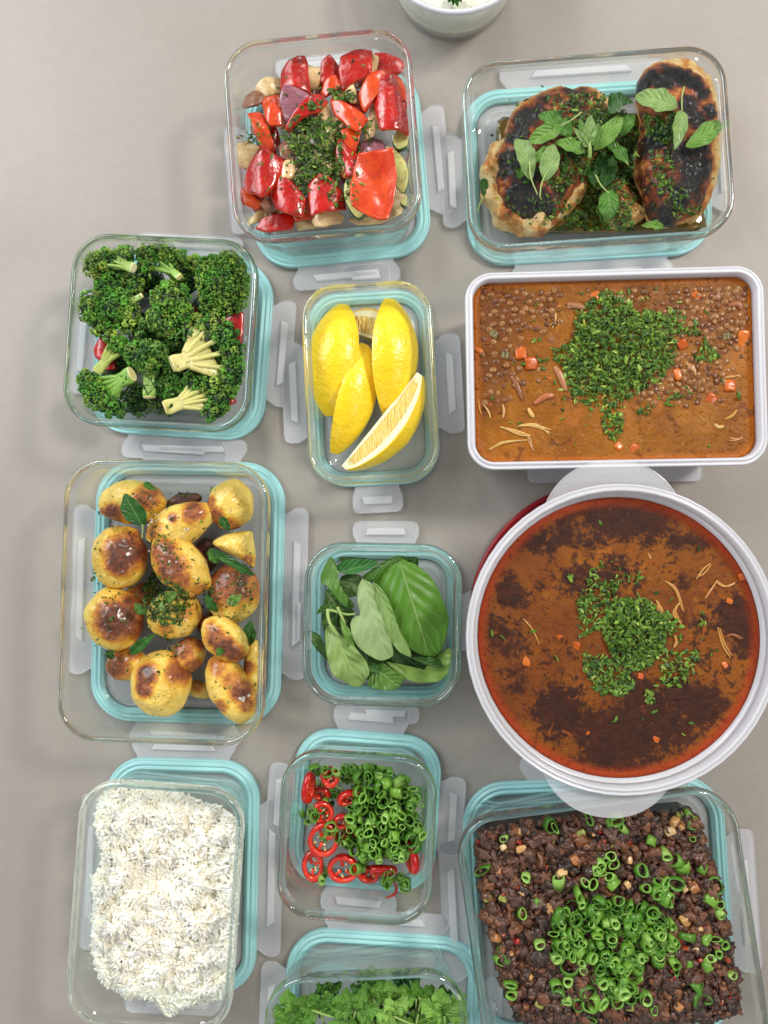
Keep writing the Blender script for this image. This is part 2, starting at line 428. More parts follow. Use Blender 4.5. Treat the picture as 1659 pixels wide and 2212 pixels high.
# ---------------------------------------------------------------- boxes and lids
LIDZ = 8.6
def glass_box(px, py, w, h, ang, rimz, r, label, draft=9.5, group='open glass food boxes'):
    c = P(px, py, rimz * 1e-3); H = rimz; b = LIDZ + .1
    d = draft
    outer = [(-d - 14, b + .05), (-d - 10, b), (-d - 6, b), (-d - 2.4, b + .5), (-d - .8, b + 2), (-d + .2, b + 5), (-d * .55 - 1, b + (H - b) * .45), (-3.2, H - 13), (-2.2, H - 10.5), (-.6, H - 9.3), (0, H - 8.2), (0, H - 3), (-.4, H - 1.3), (-1.4, H - .25), (-2.3, H)]
    inner = [(-3.4, H - .2), (-4.2, H - 1.0), (-4.5, H - 2.2), (-4.6, H - 5), (-5.2, H - 6.2), (-6.6, H - 7.0), (-7.1, H - 8.5), (-d * .55 - 5, b + (H - b) * .45), (-d - 3.2, b + 11), (-d - 4.8, b + 7.2), (-d - 8, b + 5), (-d - 12, b + 4.2), (-d - 15, b + 4.0), (-d - 20, b + 4.0)]
    mb = Mesh(); loft(mb, w * 1e-3, h * 1e-3, r * 1e-3, mm(outer + inner), c, ang, nc=12, ns=6)
    nr_ = 4 * 13 + 4 * 5; k_ = 0
    for q_, f_ in enumerate(mb.F):   # rim sections refract, thin walls below them
        if f_.shape[1] == 4:
            sec = np.arange(len(f_)) // nr_; mb.M[q_] = np.where((sec >= 8) & (sec <= 19), 0, 1)
        else: mb.M[q_] = np.ones(len(f_), int)
    o = smooth_new('glass_container', mb, ['glass', 'glasswall'], origin=(c[0], c[1], b * 1e-3), attrs=False)
    tag(o, label, 'glass container', group)
    return c
def clip_flap(lid, c, ang, w, h, side, L, prot, tabfrac=.62, lift=0.0):
    """one locking flap; side 0 right, 1 top, 2 left, 3 bottom. s runs along the side, t outward"""
    half = (w if side in (0, 2) else h) / 2; L2 = L / 2; rot = {0: 0, 1: 90, 2: 180, 3: 270}[side]
    def T(s, t, z): return (half + t, s, z + lift * max(t, 0) / 20)
    k = 5.5
    g = min(5.0, L2 * .12)
    prof = [(-L2 + g, -1.5), (-L2 + g, 2), (-L2 + g * .3, 7), (-L2, 10), (-L2, prot - k), (-L2 + k * .3, prot - k * .3), (-L2 + k, prot), (L2 - k, prot), (L2 - k * .3, prot - k * .3), (L2, prot - k), (L2, 10), (L2 - g * .3, 7), (L2 - g, 2), (L2 - g, -1.5)]
    mb = Mesh()
    base = np.array(prof); cc = base.mean(0)
    rings = []
    for sc_, z in ((.96, 3.0), (1, 3.3), (1, 4.5), (.985, 4.9), (.93, 4.9), (.90, 4.3)):
        q = cc + (base - cc) * np.array([1 - (1 - sc_) * 24 / L, sc_]); rings.append([T(s, t, z) for s, t in q])
    n = len(base); V = np.array(sum(rings, [])) * 1e-3; F = []
    for a in range(len(rings) - 1):
        for i in range(n): F.append((a * n + i, a * n + (i + 1) % n, (a + 1) * n + (i + 1) % n, (a + 1) * n + i))
    F.append(tuple(range(n))[::-1]); F.append(tuple((len(rings) - 1) * n + i for i in range(n)))
    V = place(place(V, (0, 0), rot), c, ang); mb.add(V, F)
    f = smooth_new('clip', mb, 'frost', parent=lid, smooth=False, attrs=False)
    # raised ridge on the flap
    mb = Mesh(); Lt = L2 * tabfrac; t0 = prot * .40; t1 = prot * .70
    rings = []
    for ins, z in ((0, 4.2), (.2, 6.0), (.9, 6.7)):
        rings.append([T(-Lt + ins, t0 + ins, z), (T(Lt - ins, t0 + ins, z)), T(Lt * .90 - ins, t1 - ins, z), T(-Lt * .90 + ins, t1 - ins, z)])
    V = np.array(sum(rings, [])) * 1e-3; F = []
    for a in range(2):
        for i in range(4): F.append((a * 4 + i, a * 4 + (i + 1) % 4, a * 4 + 4 + (i + 1) % 4, a * 4 + 4 + i))
    F.append((8, 9, 10, 11))
    V = place(place(V, (0, 0), rot), c, ang); mb.add(V, F)
    smooth_new('ridge', mb, 'frost_thick', parent=f, smooth=False, attrs=False)
def lid(px, py, w, h, ang, r, clips, label, prot=21, group='teal edged snap lids under the glass boxes'):
    c = P(px, py, 8e-3); e = empty('snap_lid', (c[0], c[1], 0), label, 'lid', group)
    mb = Mesh(); loft(mb, w * 1e-3, h * 1e-3, r * 1e-3, mm([(-14, 1.2), (-12.2, 1.4), (-12.2, 3.2), (-14, 3.4), (-17, 3.4), (-18, 4.2), (-20, 4.2), (-21, 3.4), (-23, 3.3)]), c, ang)
    smooth_new('lid_panel', mb, 'panel', parent=e, attrs=False)
    mb = Mesh(); loft(mb, w * 1e-3, h * 1e-3, r * 1e-3, mm([(-12, .6), (-.4, .6), (0, 1.5), (0, 5.6), (-.5, 6.6), (-1.3, 6.8), (-2.0, 6.2), (-2.6, 6.2), (-3.4, 7.6), (-4.4, 8.2), (-5.4, 7.6), (-6, 6.6), (-6.6, 6.6), (-7.3, 8.0), (-8.3, 8.4), (-9.3, 8.0), (-10, 6.8), (-11, 6.4), (-12, 5.4)]), c, ang, closed=True, nc=12)
    smooth_new('gasket', mb, 'teal', parent=e, attrs=False)
    for s, frac, pr in clips: clip_flap(e, c, ang, w, h, s, frac, pr or prot)
    return c
C4 = lambda a, b, pr=None: [(0, b, pr), (1, a, pr), (2, b, pr), (3, a, pr)]
lid(728, 362, 156, 168, 5, 34, C4(95, 98), 'teal edged clear lid under the roasted red pepper box')
lid(1268, 368, 212, 156, 2.6, 34, C4(142, 84), 'teal edged clear lid under the grilled chicken box')
lid(391, 748, 156, 160, -4, 34, C4(95, 95), 'teal edged clear lid under the broccoli box')
lid(404, 1278, 168, 229, -1, 36, [(0, 150, 21), (1, 98, 20), (2, 150, 21), (3, 98, 20)], 'teal edged clear lid under the roast potato box')
lid(803, 836, 113, 172, 3, 32, [(0, 88, 23), (1, 42, 24), (2, 90, 23), (3, 44, 24)], 'teal edged clear lid under the lemon wedge box')
lid(833, 1345, 131, 134, 0, 32, C4(58, 56, 21), 'teal edged clear lid under the basil leaf box')
lid(387, 1893, 136, 200, -1, 34, [(0, 135, 21), (1, 92, 18), (2, 135, 21), (3, 92, 20)], 'teal edged clear lid under the white rice box')
lid(788, 1752, 127, 134, -4, 32, C4(66, 68, 22), 'teal edged clear lid under the chilli and scallion box')
lid(1293, 1962, 222, 216, 3, 38, [(0, 120, 24), (1, 118, 20), (2, 120, 22), (3, 118, 20)], 'teal edged clear lid under the minced beef box')
lid(824, 2222, 168, 158, -2.5, 36, [(0, 96, 18), (1, 110, 18), (2, 96, 22), (3, 110, 20)], 'teal edged clear lid under the coriander box at the bottom edge')
RZ = 72
BOX = {}
BOX['pepper'] = glass_box(695, 288, 152, 164, 4.3, RZ, 31, 'square glass box holding roasted red peppers and onion')
BOX['chicken'] = glass_box(1291, 317, 208, 152, 3.2, RZ, 31, 'rectangular glass box holding two charred chicken breasts')
BOX['broc'] = glass_box(344, 716, 151, 155, -3.4, RZ, 31, 'square glass box filled with broccoli florets')
BOX['potato'] = glass_box(350, 1300, 165, 224, -1.3, RZ, 33, 'tall rectangular glass box holding roast potatoes')
BOX['lemon'] = glass_box(799, 825, 106, 163, 2.9, 60, 28, 'small rectangular glass box holding lemon wedges')
BOX['basil'] = glass_box(825, 1350, 126, 130, -1.2, 62, 31, 'small square glass box stuffed with basil leaves')
BOX['rice'] = glass_box(332, 1962, 131, 190, -3.6, RZ, 30, 'rectangular glass box holding white rice')
BOX['chili'] = glass_box(769, 1812, 122, 130, -2.6, RZ, 30, 'small square glass box of sliced red chilli and scallion')
BOX['mince'] = glass_box(1323, 2030, 216, 208, 8.0, RZ, 33, 'big square glass box of dark minced beef topped with scallion')
BOX['cil'] = glass_box(797, 2325, 157, 152, 3.6, RZ, 34, 'glass box of coriander sprigs cut off by the bottom edge')

# white rectangular soup tub on its own clear lid
c = P(1325, 800, .006); e = empty('clear_lid', (c[0], c[1], 0), 'clear lid lying under the white rectangular soup tub', 'lid')
mb = Mesh(); loft(mb, .214, .146, .022, mm([(-3, .6), (0, 1), (0, 3.6), (-2, 4.2), (-9, 4.2)]), c, 0.5); smooth_new('lid_panel', mb, 'panel', parent=e, attrs=False)
clip_flap(e, c, 0.5, 214, 146, 3, 150, 24, .3); clip_flap(e, c, .5, 214, 146, 2, 70, 12, .3)
TZ = 78
def tub(name, px, py, w, h, ang, r, rimz, label, mat, bottomz=4.4, draft=11, step=0):
    c = P(px, py, rimz * 1e-3); H = rimz; e = empty(name, (c[0], c[1], bottomz * 1e-3), label, 'plastic tub')
    o_ = [(-draft - 6, bottomz), (-draft - 1, bottomz + 1), (-draft, bottomz + 5), (-5.5, H - 9)]
    i_ = [(-6.8, H - 9), (-draft - 1.2, bottomz + 6), (-draft - 3, bottomz + 2.4), (-draft - 8, bottomz + 1.6), (-draft - 12, bottomz + 1.6)]
    if step: o_ = o_[:-1] + [(-8.4, H - 14), (-5.5, H - 9)]; i_ = [i_[0], (-9.7, H - 13.2)] + i_[1:]
    mb = Mesh(); loft(mb, w * 1e-3, h * 1e-3, r * 1e-3, mm(o_ + i_), c, ang, nc=14); smooth_new('tub_body', mb, mat, parent=e, attrs=False)
    mb = Mesh(); loft(mb, w * 1e-3, h * 1e-3, r * 1e-3, mm([(-6.8, H - 8.8), (-5.3, H - 8.8), (-4.6, H - 7.4), (-1, H - 6.6), (0, H - 5.6), (0, H - 2.0), (-.6, H - 1.0), (-1.5, H - 1.0), (-2.0, H - 1.8), (-2.7, H - 1.9), (-3.2, H - .9), (-4, H), (-5, H - .1), (-5.6, H - 1.2), (-6.3, H - 4)]), c, ang, closed=True, nc=14)
    smooth_new('tub_rim', mb, mat, parent=e, attrs=False)
    return c, e
cs, _ = tub('soup_tub', 1330, 794, 229, 154, 0.9, 21, TZ, 'white rectangular plastic tub full of orange lentil soup', 'tub')
RT = 97
cr, er = tub('round_soup_tub', 1345, 1381, 230, 230, 0, 114.9, RT, 'round milky plastic tub with two lip handles full of dark soup', 'tubmid', bottomz=8.2, draft=12, step=1)
# lip handles of the round tub
for a0, nm in ((93.0, 0), (-96, 1)):
    mb = Mesh(); R0 = 113.5; pts = []
    hw = 26 if nm == 0 else 25
    outer = []
    for k in range(25):
        q = -1 + 2 * k / 24; th = math.radians(a0 + q * hw); bulge = 20 * (1 - abs(q) ** 2.2)
        outer.append(((R0 + bulge) * math.cos(th), (R0 + bulge) * math.sin(th)))
    inner = [(R0 - 1.5) * np.array((math.cos(math.radians(a0 + q * hw)), math.sin(math.radians(a0 + q * hw)))) for q in np.linspace(1, -1, 25)]
    poly = np.array(outer + [tuple(x) for x in inner]); n = len(poly)
    rings = []; cm = poly.mean(0)
    for z, s_ in ((RT - 8.5, 1), (RT - 6.8, 1), (RT - 6.6, .975), (RT - 7.4, .95)): rings.append(np.c_[cm + (poly - cm) * s_, np.full(n, z)])
    V = np.concatenate(rings) * 1e-3; V[:, :2] += cr[:2]; F = []
    for a in range(3):
        for i in range(n): F.append((a * n + i, (a * n + (i + 1) % n), (a + 1) * n + (i + 1) % n, (a + 1) * n + i))
    def strip(a):
        return [(a + i, a + i + 1, a + n - 2 - i, a + n - 1 - i) for i in range(24)]
    F += strip(3 * n) + [f[::-1] for f in strip(0)]
    mb.add(V, F); smooth_new('lip_handle', mb, 'tubclear', parent=er, smooth=False, attrs=False)
# red lid under the round tub
c = P(1312, 1338, .008); mb = Mesh()
loft(mb, .236, .236, .1179, mm([(-6, .6), (-.5, .8), (0, 2), (0, 7), (-1, 8), (-3, 8), (-4, 6.4), (-20, 6.2), (-22, 5.2), (-60, 5.2)]), c, 0, nc=24)
o = smooth_new('red_lid', mb, 'red_plastic', attrs=False); tag(o, 'round red plastic lid peeking out under the round soup tub', 'lid')

# ---------------------------------------------------------------- food materials
def M_attr(name, rough, spec=.5, sss=0, ssr=(1, .5, .3), sscale=.002, bumpscale=400, bstr=.2, bdist=.0006, coat=0, transl=0, var=.12):
    t = NT(name); c = t.attr('Col'); nz = t.noise(bumpscale, 4, .6)
    col = t.mix(t.mr(nz, .3, .7, 0, var), c, (0.01, 0.01, 0.005, 1))
    s_ = t.bsdf(col, rough, spec, t.bump(nz, bstr, bdist))
    if sss: t.sss(sss, ssr, sscale)
    if coat: t.p.inputs['Coat Weight'].default_value = coat; t.p.inputs['Coat Roughness'].default_value = .12
    if transl:
        tl = t.node('ShaderNodeBsdfTranslucent'); t.l.new(col, tl.inputs[0]); m = t.node('ShaderNodeMixShader'); m.inputs[0].default_value = transl
        t.l.new(s_, m.inputs[1]); t.l.new(tl.outputs[0], m.inputs[2]); s_ = m.outputs[0]
    return t.done(s_)
MAT['flake'] = M_attr('chopped_parsley', .45, .5, transl=.25, bumpscale=900, var=.2)
MAT['bud'] = M_attr('broccoli_buds', .45, .5, bumpscale=1500, var=.25)
MAT['stalk'] = M_attr('broccoli_stalk', .4, .45, .3, (.6, .8, .2), .002, 350, .25, coat=.2)
MAT['scallion'] = M_attr('scallion_green', .32, .5, transl=.22, bumpscale=500, var=.15, coat=.2)
MAT['rice'] = M_attr('cooked_rice', .5, .3, .0, bumpscale=500, bstr=.03, var=.0)
MAT['beef'] = M_attr('fried_minced_beef', .4, .5, bumpscale=900, bstr=.8, bdist=.001, var=.5, coat=.35)
MAT['dice'] = M_attr('diced_vegetable', .3, .5, .4, (1, .6, .3), .002, 700, .2, var=.1, coat=.4)
MAT['carrot'] = M_attr('cooked_carrot', .3, .4, .0, bumpscale=500, bstr=.3, var=.2, coat=.3)
MAT['shred'] = M_attr('chicken_shred', .35, .5, .3, (1, .7, .4), .001, 900, .3, var=.15, coat=.4)
MAT['lentil'] = M_attr('cooked_lentil', .3, .4, 0, bumpscale=500, bstr=.4, var=.35, coat=.12)
MAT['plain'] = M_attr('plain_food', .4, .5, bumpscale=500, var=.2, coat=.3)

t = NT('red_pepper_skin'); a = t.noise(45, 4, .5, .4); b = t.noise(220, 3)
col = t.mix(t.mr(a, .35, .7), S(196, 26, 9), S(146, 12, 5)); col = t.mix(t.mr(t.noise(75, 5, .7), .56, .70, 0, .8), col, S(60, 12, 6))
MAT['pskin'] = t.done(t.bsdf(col, t.mr(b, .3, .7, .16, .32), .5, t.bump(t.math('ADD', t.noise(70, 3), t.math('MULTIPLY', t.noise(200, 4), .55)), .6, .0025), Coat_Weight=.5, Coat_Roughness=.06))
t = NT('red_pepper_flesh'); a = t.noise(60, 6, .7, .5)
col = t.mix(t.mr(a, .3, .7), S(226, 88, 22), S(196, 36, 8)); col = t.mix(t.mr(t.noise(90, 5, .7), .56, .74, 0, .7), col, S(110, 30, 8))
MAT['pflesh'] = t.done(t.bsdf(col, .25, .5, t.bump(t.noise(260, 4), .4, .001), Coat_Weight=.5, Coat_Roughness=.1)); t.sss(.2, (1, .3, .1), .002)
def onion(name, c1, c2, c3):
    t = NT(name)
    mp = t.node('ShaderNodeMapping'); mp.inputs['Scale'].default_value = (1, 5, 1); t.l.new(t.coord(), mp.inputs[0])
    a = t.noise(110, 4, .6, .5, vec=mp.outputs[0]); col = t.mix(t.mr(a, .35, .65), c1, c2)
    col = t.mix(t.mr(t.noise(60, 5, .7), .56, .75, 0, .8), col, c3)
    m = t.done(t.bsdf(col, .22, .5, t.bump(a, .3, .0015), Coat_Weight=.6, Coat_Roughness=.08)); t.sss(.45, (1, .8, .5), .003); return m
MAT['onion'] = onion('roasted_onion', S(234, 208, 160), S(214, 176, 120), S(150, 90, 44))
MAT['onionp'] = onion('purple_onion', S(156, 96, 108), S(132, 74, 90), S(92, 46, 52))
MAT['oniond'] = onion('browned_onion', S(160, 112, 84), S(120, 78, 60), S(66, 36, 22))
t = NT('zucchini_flesh'); MAT['zucf'] = t.done(t.bsdf(t.mix(t.mr(t.noise(120, 5, .7), .5, .75), S(214, 208, 128), S(150, 120, 50)), .3, .5, t.bump(t.noise(300, 3), .3, .001), Coat_Weight=.4)); t.sss(.3, (.8, 1, .3), .002)
t = NT('zucchini_skin'); MAT['zucs'] = t.done(t.bsdf(t.mix(t.mr(t.noise(150, 3), .4, .6), S(28, 56, 22), S(58, 96, 40)), .3, .5, Coat_Weight=.4))

t = NT('lemon_peel'); v = t.voro(340, 'SMOOTH_F1'); a = t.noise(25, 3)
col = t.mix(t.mr(a, .3, .7), S(250, 206, 10), S(255, 222, 44)); col = t.mix(t.mr(v, 0, .35, .14, 0), col, S(230, 168, 8))
MAT['peel'] = t.done(t.bsdf(col, .32, .5, t.bump(t.math('ADD', v, t.math('MULTIPLY', t.noise(160, 3), 1.2)), .55, .0012), Coat_Weight=.25, Coat_Roughness=.2)); t.sss(.25, (1, .7, .1), .002)
t = NT('lemon_cut_face'); c = t.sep(t.attr('Col')); f = c[0]; ax = c[1]
n1 = t.noise(220, 4); f2 = t.math('ADD', f, t.math('MULTIPLY', t.math('SUBTRACT', n1, .5), .05))
mp = t.node('ShaderNodeMapping'); mp.inputs['Scale'].default_value = (3.2, .7, .7); t.l.new(t.coord(), mp.inputs[0])
v = t.voro(190, 'F1', vec=mp.outputs[0])
pulp = t.mix(t.mr(v, .1, .7), S(250, 232, 158), S(242, 206, 106))
col = t.ramp(f2, [(0, S(250, 240, 196)), (.10, S(250, 240, 196)), (.14, (0, 0, 0, 1)), (.68, (0, 0, 0, 1)), (.73, S(252, 244, 208)), (.93, S(252, 240, 180)), (.965, S(250, 208, 20))])
ispulp = t.math('MULTIPLY', t.mr(f2, .11, .14), t.mr(f2, .68, .72, 1, 0))
ispulp = t.math('MULTIPLY', ispulp, t.mr(ax, .82, .9, 1, 0))
whit = t.mix(t.mr(f2, .92, .965), S(252, 243, 204), S(250, 204, 16))
col = t.mix(ispulp, whit, pulp)
MAT['cut'] = t.done(t.bsdf(col, .3, .5, t.bump(t.math('MULTIPLY', v, ispulp), 1.0, .003), Coat_Weight=.3)); t.sss(.4, (1, .85, .3), .003)

t = NT('roast_potato'); c = t.sep(t.attr('Col')); nz = t.noise(90, 6, .65, .5); n2 = t.noise(320, 4, .6)
n3 = t.noise(28, 4, .6)
k = t.math('ADD', c[0], t.math('MULTIPLY', t.math('SUBTRACT', nz, .5), .9)); k = t.math('ADD', k, t.math('MULTIPLY', t.math('SUBTRACT', n3, .5), .5)); k = t.math('ADD', k, t.math('MULTIPLY', t.math('SUBTRACT', n2, .5), .45), True)
col = t.ramp(k, [(0, S(242, 210, 108)), (.15, S(236, 194, 76)), (.30, S(222, 164, 54)), (.46, S(200, 130, 46)), (.64, S(158, 88, 40)), (.82, S(112, 58, 34)), (1, S(66, 34, 20))])
sp = t.voro(260, 'F1'); pick = t.noise(55, 2)
speck = t.math('MULTIPLY', t.mr(sp, .12, .19, 1, 0), t.mr(pick, .46, .52))
col = t.mix(t.math('MULTIPLY', speck, .85), col, S(44, 34, 14))
MAT['potato'] = t.done(t.bsdf(col, t.mr(k, .2, .8, .36, .46), .4, t.bump(t.math('ADD', t.math('MULTIPLY', n2, .8), nz), .7, .003), Coat_Weight=.5, Coat_Roughness=.14)); t.sss(.2, (1, .6, .2), .002)

t = NT('charred_chicken'); c = t.sep(t.attr('Col')); nz = t.noise(75, 7, .72, .6); n2 = t.noise(420, 5, .7)
k = t.math('ADD', c[0], t.math('MULTIPLY', t.math('SUBTRACT', nz, .5), 1.05)); k = t.math('ADD', k, t.math('MULTIPLY', t.math('SUBTRACT', t.noise(32, 4, .6), .5), .6)); k = t.math('ADD', k, t.math('MULTIPLY', t.math('SUBTRACT', n2, .5), .6), True)
col = t.ramp(k, [(0, S(236, 206, 148)), (.16, S(224, 176, 100)), (.32, S(200, 124, 50)), (.48, S(160, 80, 28)), (.62, S(108, 46, 18)), (.76, S(52, 25, 14)), (.86, S(20, 15, 13)), (1, S(12, 11, 12))])
hb = t.math('MULTIPLY', t.mr(t.voro(330, 'F1'), .12, .2, 1, 0), t.mr(t.noise(60, 2), .5, .6))
col = t.mix(t.math('MULTIPLY', hb, .8), col, S(52, 66, 20))
MAT['chicken'] = t.done(t.bsdf(col, t.mr(n2, .3, .7, .22, .5), .5, t.bump(t.math('ADD', nz, n2), .85, .003), Coat_Weight=.22, Coat_Roughness=.2)); t.sss(.12, (1, .6, .4), .002)

t = NT('herb_leaf'); c = t.attr('Col'); uv = t.attr('leafuv', 'Vector'); sx = t.node('ShaderNodeSeparateXYZ'); t.l.new(uv, sx.inputs[0])
U, Vv = sx.outputs[0], sx.outputs[1]; av = t.math('ABSOLUTE', Vv)
wob = t.math('MULTIPLY', t.math('SUBTRACT', t.noise(60, 3), .5), .10)
mid = t.mr(av, .015, .05, 1, 0)
ph = t.math('ADD', t.math('SUBTRACT', U, t.math('MULTIPLY', av, .38)), wob); fr = t.math('FRACT', t.math('MULTIPLY', ph, 6.0)); tri = t.math('ABSOLUTE', t.math('SUBTRACT', fr, .5))
side = t.math('MULTIPLY', t.mr(tri, .0, .07, 1, 0), t.mr(av, .75, 1.0, 1, 0))
vein = t.math('MAXIMUM', mid, t.math('MULTIPLY', side, .6))
quilt = t.mr(tri, 0, .5, 0, 1, True)
lf = t.noise(45, 4, .6)
col = t.mix(t.mr(lf, .35, .7, 0, .45), c, t.mix(.55, c, (0.02, .05, .01, 1)))
col = t.mix(t.math('MULTIPLY', vein, .5), col, t.mix(.55, col, S(214, 228, 150)))
s1 = t.bsdf(col, .38, .45, t.bump(t.math('ADD', t.math('MULTIPLY', quilt, .8), t.math('ADD', t.math('MULTIPLY', vein, -.8), t.math('MULTIPLY', t.noise(240, 4), .5))), .5, .0014))
tl = t.node('ShaderNodeBsdfTranslucent'); t.l.new(col, tl.inputs[0]); m = t.node('ShaderNodeMixShader'); m.inputs[0].default_value = .22
t.l.new(s1, m.inputs[1]); t.l.new(tl.outputs[0], m.inputs[2]); MAT['leaf'] = t.done(m.outputs[0])

t = NT('chilli_skin'); MAT['cskin'] = t.done(t.bsdf(t.mix(t.mr(t.noise(70, 3), .3, .7), S(206, 18, 14), S(170, 10, 10)), .14, .55, Coat_Weight=.6, Coat_Roughness=.05))
t = NT('chilli_flesh'); MAT['cflesh'] = t.done(t.bsdf(t.mix(t.mr(t.noise(160, 4), .3, .7), S(232, 66, 34), S(214, 34, 20)), .25, .5, t.bump(t.noise(400, 3), .3, .0006), Coat_Weight=.4)); t.sss(.25, (1, .3, .15), .0015)
t = NT('salt'); n = t.bsdf(S(240, 226, 214), .2, .5, Transmission_Weight=.4); MAT['salt'] = t.done(n)
# soups: thick liquids, colour from what floats in them
t = NT('lentil_soup'); a = t.noise(9, 5, .6, .8); b = t.noise(55, 6, .7, .5); c = t.noise(260, 4, .6); at = t.sep(t.attr('Col'))
col = t.mix(t.mr(b, .3, .7), S(134, 78, 2), S(160, 100, 10)); col = t.mix(t.mr(a, .42, .66, 0, .7), col, S(116, 56, 4))
wv = t.node('ShaderNodeVectorMath', operation='ADD'); nv = t.node('ShaderNodeTexNoise'); nv.inputs['Scale'].default_value = 90; t.l.new(t.coord(), nv.inputs['Vector'])
sc_v = t.node('ShaderNodeVectorMath', operation='SCALE'); t.l.new(nv.outputs['Color'], sc_v.inputs[0]); sc_v.inputs['Scale'].default_value = .006; t.l.new(t.coord(), wv.inputs[0]); t.l.new(sc_v.outputs[0], wv.inputs[1])
lc = t.voro(215, vec=wv.outputs[0]); lcc = t.voro(215, out='Color', vec=wv.outputs[0]); lr = t.sep(lcc)[0]
lent = t.math('MULTIPLY', t.mr(lc, .22, .42, 1, 0), t.mr(lr, .35, .5)); zone = t.mr(t.math('ADD', at[0], t.math('MULTIPLY', t.math('SUBTRACT', t.noise(14, 3), .5), .8)), .0, .3, 0.15, 1)
col = t.mix(t.math('MULTIPLY', at[0], .75), col, S(98, 50, 14))
col = t.mix(t.math('MULTIPLY', t.math('MULTIPLY', lent, zone), .85), col, t.mix(lr, S(150, 100, 48), S(112, 66, 28)))
col = t.mix(t.math('MULTIPLY', t.mr(t.voro(330), .1, .2, 1, 0), t.mr(t.noise(30, 2), .48, .58, 0, .85)), col, S(64, 20, 5))
col = t.mix(t.math('MULTIPLY', t.mr(t.noise(85, 5, .7, 1.5), .60, .70), .7), col, S(196, 128, 44))
col = t.mix(t.math('MULTIPLY', at[1], .8), col, S(190, 98, 2))
col = t.mix(t.mr(t.noise(48, 2, .5, .4), .56, .68, 0, .55, True), col, S(168, 96, 26)); col = t.mix(t.mr(t.noise(62, 2, .5, 1.1), .60, .70, 0, .6, True), col, S(88, 40, 10))
hh = t.math('ADD', t.math('ADD', b, t.math('MULTIPLY', c, .25)), t.math('MULTIPLY', t.math('MULTIPLY', lent, zone), .8))
MAT['soupA'] = t.done(t.bsdf(col, .35, .2, t.bump(hh, .8, .0025), Coat_Weight=.8, Coat_Roughness=.03, Coat_IOR=1.33))
t = NT('dark_spiced_soup'); a = t.noise(38, 7, .72, .5); b = t.noise(170, 6, .75, .3); at = t.sep(t.attr('Col'))
col = t.mix(t.mr(t.noise(16, 5, .6, .6), .35, .65), S(108, 52, 0), S(136, 76, 4)); col = t.mix(t.mr(b, .5, .72, 0, .6), col, S(146, 58, 3)); col = t.mix(t.mr(t.noise(30, 4, .6, .8), .58, .72, 0, .7), col, S(164, 96, 14))
k = t.math('ADD', at[0], t.math('MULTIPLY', t.math('SUBTRACT', a, .5), 2.4)); k = t.math('ADD', k, t.math('MULTIPLY', t.math('SUBTRACT', b, .5), 2.2))
dark = t.mix(t.mr(t.noise(90, 5, .7), .35, .65), S(66, 26, 5), S(38, 15, 6)); dk = t.mr(k, .08, .42, 0, .96)
col = t.mix(dk, col, dark)
fl = t.math('MULTIPLY', t.mr(t.noise(150, 3, .6, .6), .55, .62), t.mr(t.noise(28, 3), .36, .5)); col = t.mix(t.math('MULTIPLY', fl, .85), col, S(50, 17, 5))
col = t.mix(t.math('MULTIPLY', t.mr(t.noise(75, 4, .6, 1.2), .64, .72), .6), col, S(170, 84, 10))
col = t.mix(t.math('MULTIPLY', at[1], t.mr(b, .2, .6, .5, 1)), col, S(164, 52, 4))
f3 = t.mr(t.noise(320, 3, .6, .4), .62, .68, 0, .9); col = t.mix(t.math('MULTIPLY', f3, .8), col, S(44, 16, 5))
MAT['soupB'] = t.done(t.bsdf(col, .35, .2, t.bump(t.math('ADD', a, b), .7, .002), Coat_Weight=.8, Coat_Roughness=.03, Coat_IOR=1.33))
t = NT('pan_oil'); MAT['oil'] = t.done(t.bsdf(t.mix(t.mr(t.noise(60, 4), .4, .7), S(112, 84, 26), S(60, 60, 18)), .06, .5, Coat_Weight=.5))
t = NT('creamy_dip'); a = t.noise(140, 5, .6, 1.2); MAT['dip'] = t.done(t.bsdf(t.mix(t.mr(t.voro(170), .1, .24, .5, 0), t.mix(t.mr(a, .35, .65), S(238, 238, 218), S(224, 226, 206)), S(150, 168, 130)), .3, .5, t.bump(a, .7, .004)))

